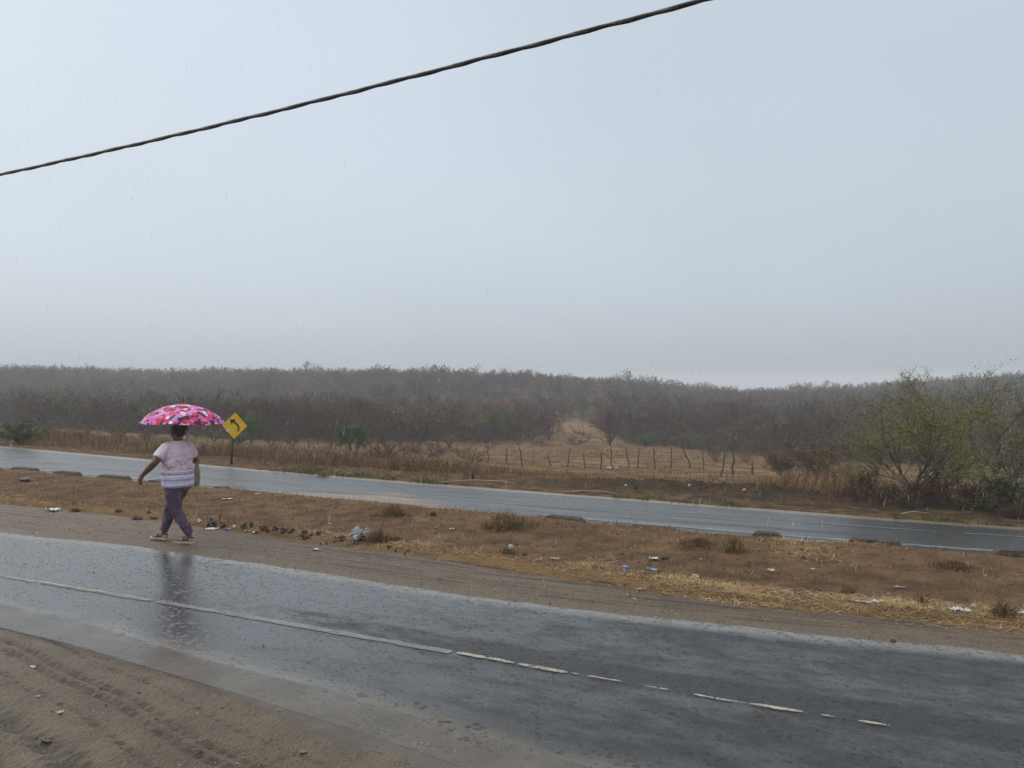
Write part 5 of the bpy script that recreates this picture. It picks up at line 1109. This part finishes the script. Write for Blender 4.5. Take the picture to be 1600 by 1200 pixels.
for i in range(22):
    px = rc.uniform(345, 640) if i < 24 else rc.uniform(185, 300); py = (806 + (px - 345) * .155 if px > 340 else 803 + (px - 185) * .10) + rc.normal() * 3 + 16 * (px > 340)
    it('soil_clod', 'clod', px, py, rc.uniform(5, 13), rc.uniform(3, 8), M_CLOD, 'dark wet soil clod in the turned-up row right of the woman\'s feet' if px > 340 else 'dark wet soil clod lying loose on the soil of the median', 'clod', 200 + i, rc.uniform(.5, 1.1), rc.uniform(0, 3), 'soil clods of the turned-up row' if px > 340 else 'loose soil clods on the median')
def stick(px, py, dx, dy, th, label, mat=M_STICK, name='stick'):
    x, y, z = hit(px, py); k = y / F_PX; V, F = tube([(0, 0, -.03), (dx * k * .5 + .01, .01, -dy * k * .5), (dx * k, .02, -dy * k)], [th * k, th * k * .9, th * k * .6], 6); return tag(link(name, np_mesh(name, V, F, True), mat, loc=(x, y, z)), label, name)
stick(696, 866, -10, -26, 1.6, 'pale upright stick leaning left in the straw line'); stick(592, 830, 8, -16, 1.0, 'thin dark twig sticking up behind the grey rubbish bag', M_CLOD, 'twig'); stick(366, 822, -2, -18, .7, 'thin dark twig standing behind the small white cup', M_CLOD, 'twig'); stick(342, 816, 4, -26, .7, 'thin dark twig rising behind the dark torn bag', M_CLOD, 'twig')
stick(972, 886, -14, -14, .8, 'thin pale stick leaning left beside the round blue wad', M_STICK, 'twig'); stick(993, 765, 0, -10, 2.0, 'short dark stake at the verge before the dug bank', WOOD, 'stake'); stick(738, 749, 0, -12, 2.4, 'short dark stump-like stake on the verge behind the far road', WOOD, 'stake'); stick(1257, 845, 4, -6, .9, 'thin reddish twig between two kerb stones', M_CLOD, 'twig')
x, y, z = hit(750, 756); V, F = tube([(-.9, 0, .03), (-.2, .1, .06), (.5, 0, .05), (.75, -.25, .03)], [.014, .018, .016, .01], 6); tag(link('fallen_branch', np_mesh('fallen_branch', V, F, True), M_STICK, loc=(x, y, z)), 'pale fallen branch on the verge by the stump-like stake', 'branch')
x, y, z = hit(915, 772); V, F = tube([(-.45, 0, .03), (0, .05, .05), (.4, 0, .04), (.6, -.2, .02)], [.012, .016, .014, .008], 6); tag(link('fallen_branch', np_mesh('fallen_branch', V, F, True), M_STICK, loc=(x, y, z)), 'pale fallen branch on the verge left of the short dark stake', 'branch')
x, y, z = hit(1428, 806); V, F = tube([(-.22, 0, .03), (0, .03, .06), (.25, 0, .04)], [.012, .016, .012], 6); tag(link('fallen_branch', np_mesh('fallen_branch', V, F, True), M_STICK, loc=(x, y, z)), 'short pale branch beside green grass at the right far road edge', 'branch')

def grains(name, P, size, mat, label, rg_):
    n = len(P); o = np.array([(1, 0, 0), (-1, 0, 0), (0, 1, 0), (0, -1, 0), (0, 0, .7), (0, 0, -.5)], float); f = np.array([(0, 2, 4), (2, 1, 4), (1, 3, 4), (3, 0, 4), (2, 0, 5), (1, 2, 5), (3, 1, 5), (0, 3, 5)])
    V = P[:, None] + o[None] * size[:, None, None] * rg_.uniform(.5, 1.4, (n, 6, 1)); F = f[None] + (np.arange(n) * 6)[:, None, None]
    me = np_mesh(name, V.reshape(-1, 3), F.reshape(-1, 3)); fattr(me, 'tint', np.repeat(rg_.random(n), 6)); return tag(link(name, me, mat), label, 'gravel', kind='stuff')
GRAV = blade_mat('dark_grit', [(0, (.012, .011, .011)), (.85, (.03, .028, .026)), (1, (.09, .08, .07))], .5, 0); GRAV2 = blade_mat('mixed_grit', [(0, (.03, .025, .02)), (.7, (.12, .10, .08)), (1, (.38, .34, .29))], .7, 0)
rg = np.random.default_rng(3)
n = 5000; s = rg.uniform(-14, 2.5, n); v = rg.random(n); A_, B_ = line('E1', s), line('E2', s); u = A_ + (B_ - A_) * v; X, Y = to_xy(s, u); cl = fbm(X * 1.5, Y * 1.5, 77); ok = rg.random(n) < .35 + 1.8 * np.maximum(cl + .1, 0)
X, Y, v = X[ok], Y[ok], v[ok]; grains('grit', np.c_[X, Y, .012 * np.sin(np.pi * v) + .001], rg.gamma(1.7, .0015, len(X)) + .0012, GRAV, 'dark loose grit scattered over the near wet asphalt', rg)
n = 5200; s = rg.uniform(-10, 2.5, n); d1 = rg.uniform(-.1, 2.6, n); u = line('E1', s) - d1; X, Y = to_xy(s, u); ok = Y > 2; X, Y = X[ok], Y[ok]; grains('gravel', np.c_[X, Y, ground_z(X, Y) + .001], rg.gamma(1.6, .0022, len(X)) + .001, GRAV2, 'small mixed gravel scattered over the near mud', rg)
n = 5000; s = rg.uniform(-18, 3.5, n); u = line('E2', s) + rg.uniform(.15, 1.5, n); X, Y = to_xy(s, u); grains('gravel', np.c_[X, Y, ground_z(X, Y) + .001], rg.gamma(1.6, .0028, len(X)) + .001, GRAV2, 'fine gravel over the grey shoulder before the median', rg)
n = 3500; s = rg.uniform(-18, 3.5, n); u = line('G', s) + rg.uniform(.1, 3.0, n); X, Y = to_xy(s, u); grains('crumbled_soil', np.c_[X, Y, ground_z(X, Y) + .001], rg.gamma(1.7, .005, len(X)) + .002, blade_mat('soil_crumbs', [(0, (.03, .02, .014)), (.8, (.10, .07, .045)), (1, (.30, .25, .19))], .8, 0), 'crumbled brown soil scattered over the median', rg)

# ------------------------------------------------------------------ falling rain and the wet air
rg = np.random.default_rng(12); n = 2300; Y = 3.5 + 22 * rg.random(n) ** .8; X = Y * rg.uniform(-.75, .75, n); Z = CAM_H + Y * rg.uniform(-.28, .55, n); ok = (Z > .05) & (Z < 9); X, Y, Z = X[ok], Y[ok], Z[ok]; n = len(X)
d = unit(np.array([.16, .0, 1.0]) + rg.normal(size=(n, 3)) * .05); L = rg.uniform(.026, .055, n) * (1 + Y / 14); rr = .00125 * (1 + Y / 14) * rg.uniform(.7, 1.2, n); P0 = np.c_[X, Y, Z]; C = P0 + d * (L * .35)[:, None]; P1 = P0 + d * L[:, None]
V1, F1 = seg_mesh(P0, C, rr * .15, rr, 4); V2, F2 = seg_mesh(C, P1, rr, rr * .05, 4); V, F = cat_mesh([(V1, F1), (V2, F2)])
b = MB('rain_water'); b.done((.9, .93, .97), .3, Alpha=.30); tag(link('rain', np_mesh('rain', V, F), b.m), 'light rain falling across the whole view', 'rain', kind='stuff')

hz = bpy.data.meshes.new('haze'); hv, hf = box(0, 0, 2.5, 2600, 2600, 23.0)
hz = np_mesh('haze', hv, hf); hm = bpy.data.materials.new('wet_air'); hm.use_nodes = True; ht = hm.node_tree
ht.nodes.remove(ht.nodes['Principled BSDF']); pv = ht.nodes.new('ShaderNodeVolumePrincipled'); pv.inputs['Color'].default_value = (.87, .91, .945, 1); pv.inputs['Density'].default_value = HAZE_DENSITY; pv.inputs['Anisotropy'].default_value = 0.0
ht.links.new(pv.outputs[0], ht.nodes['Material Output'].inputs['Volume']); tag(link('haze', hz, hm), kind='stuff')
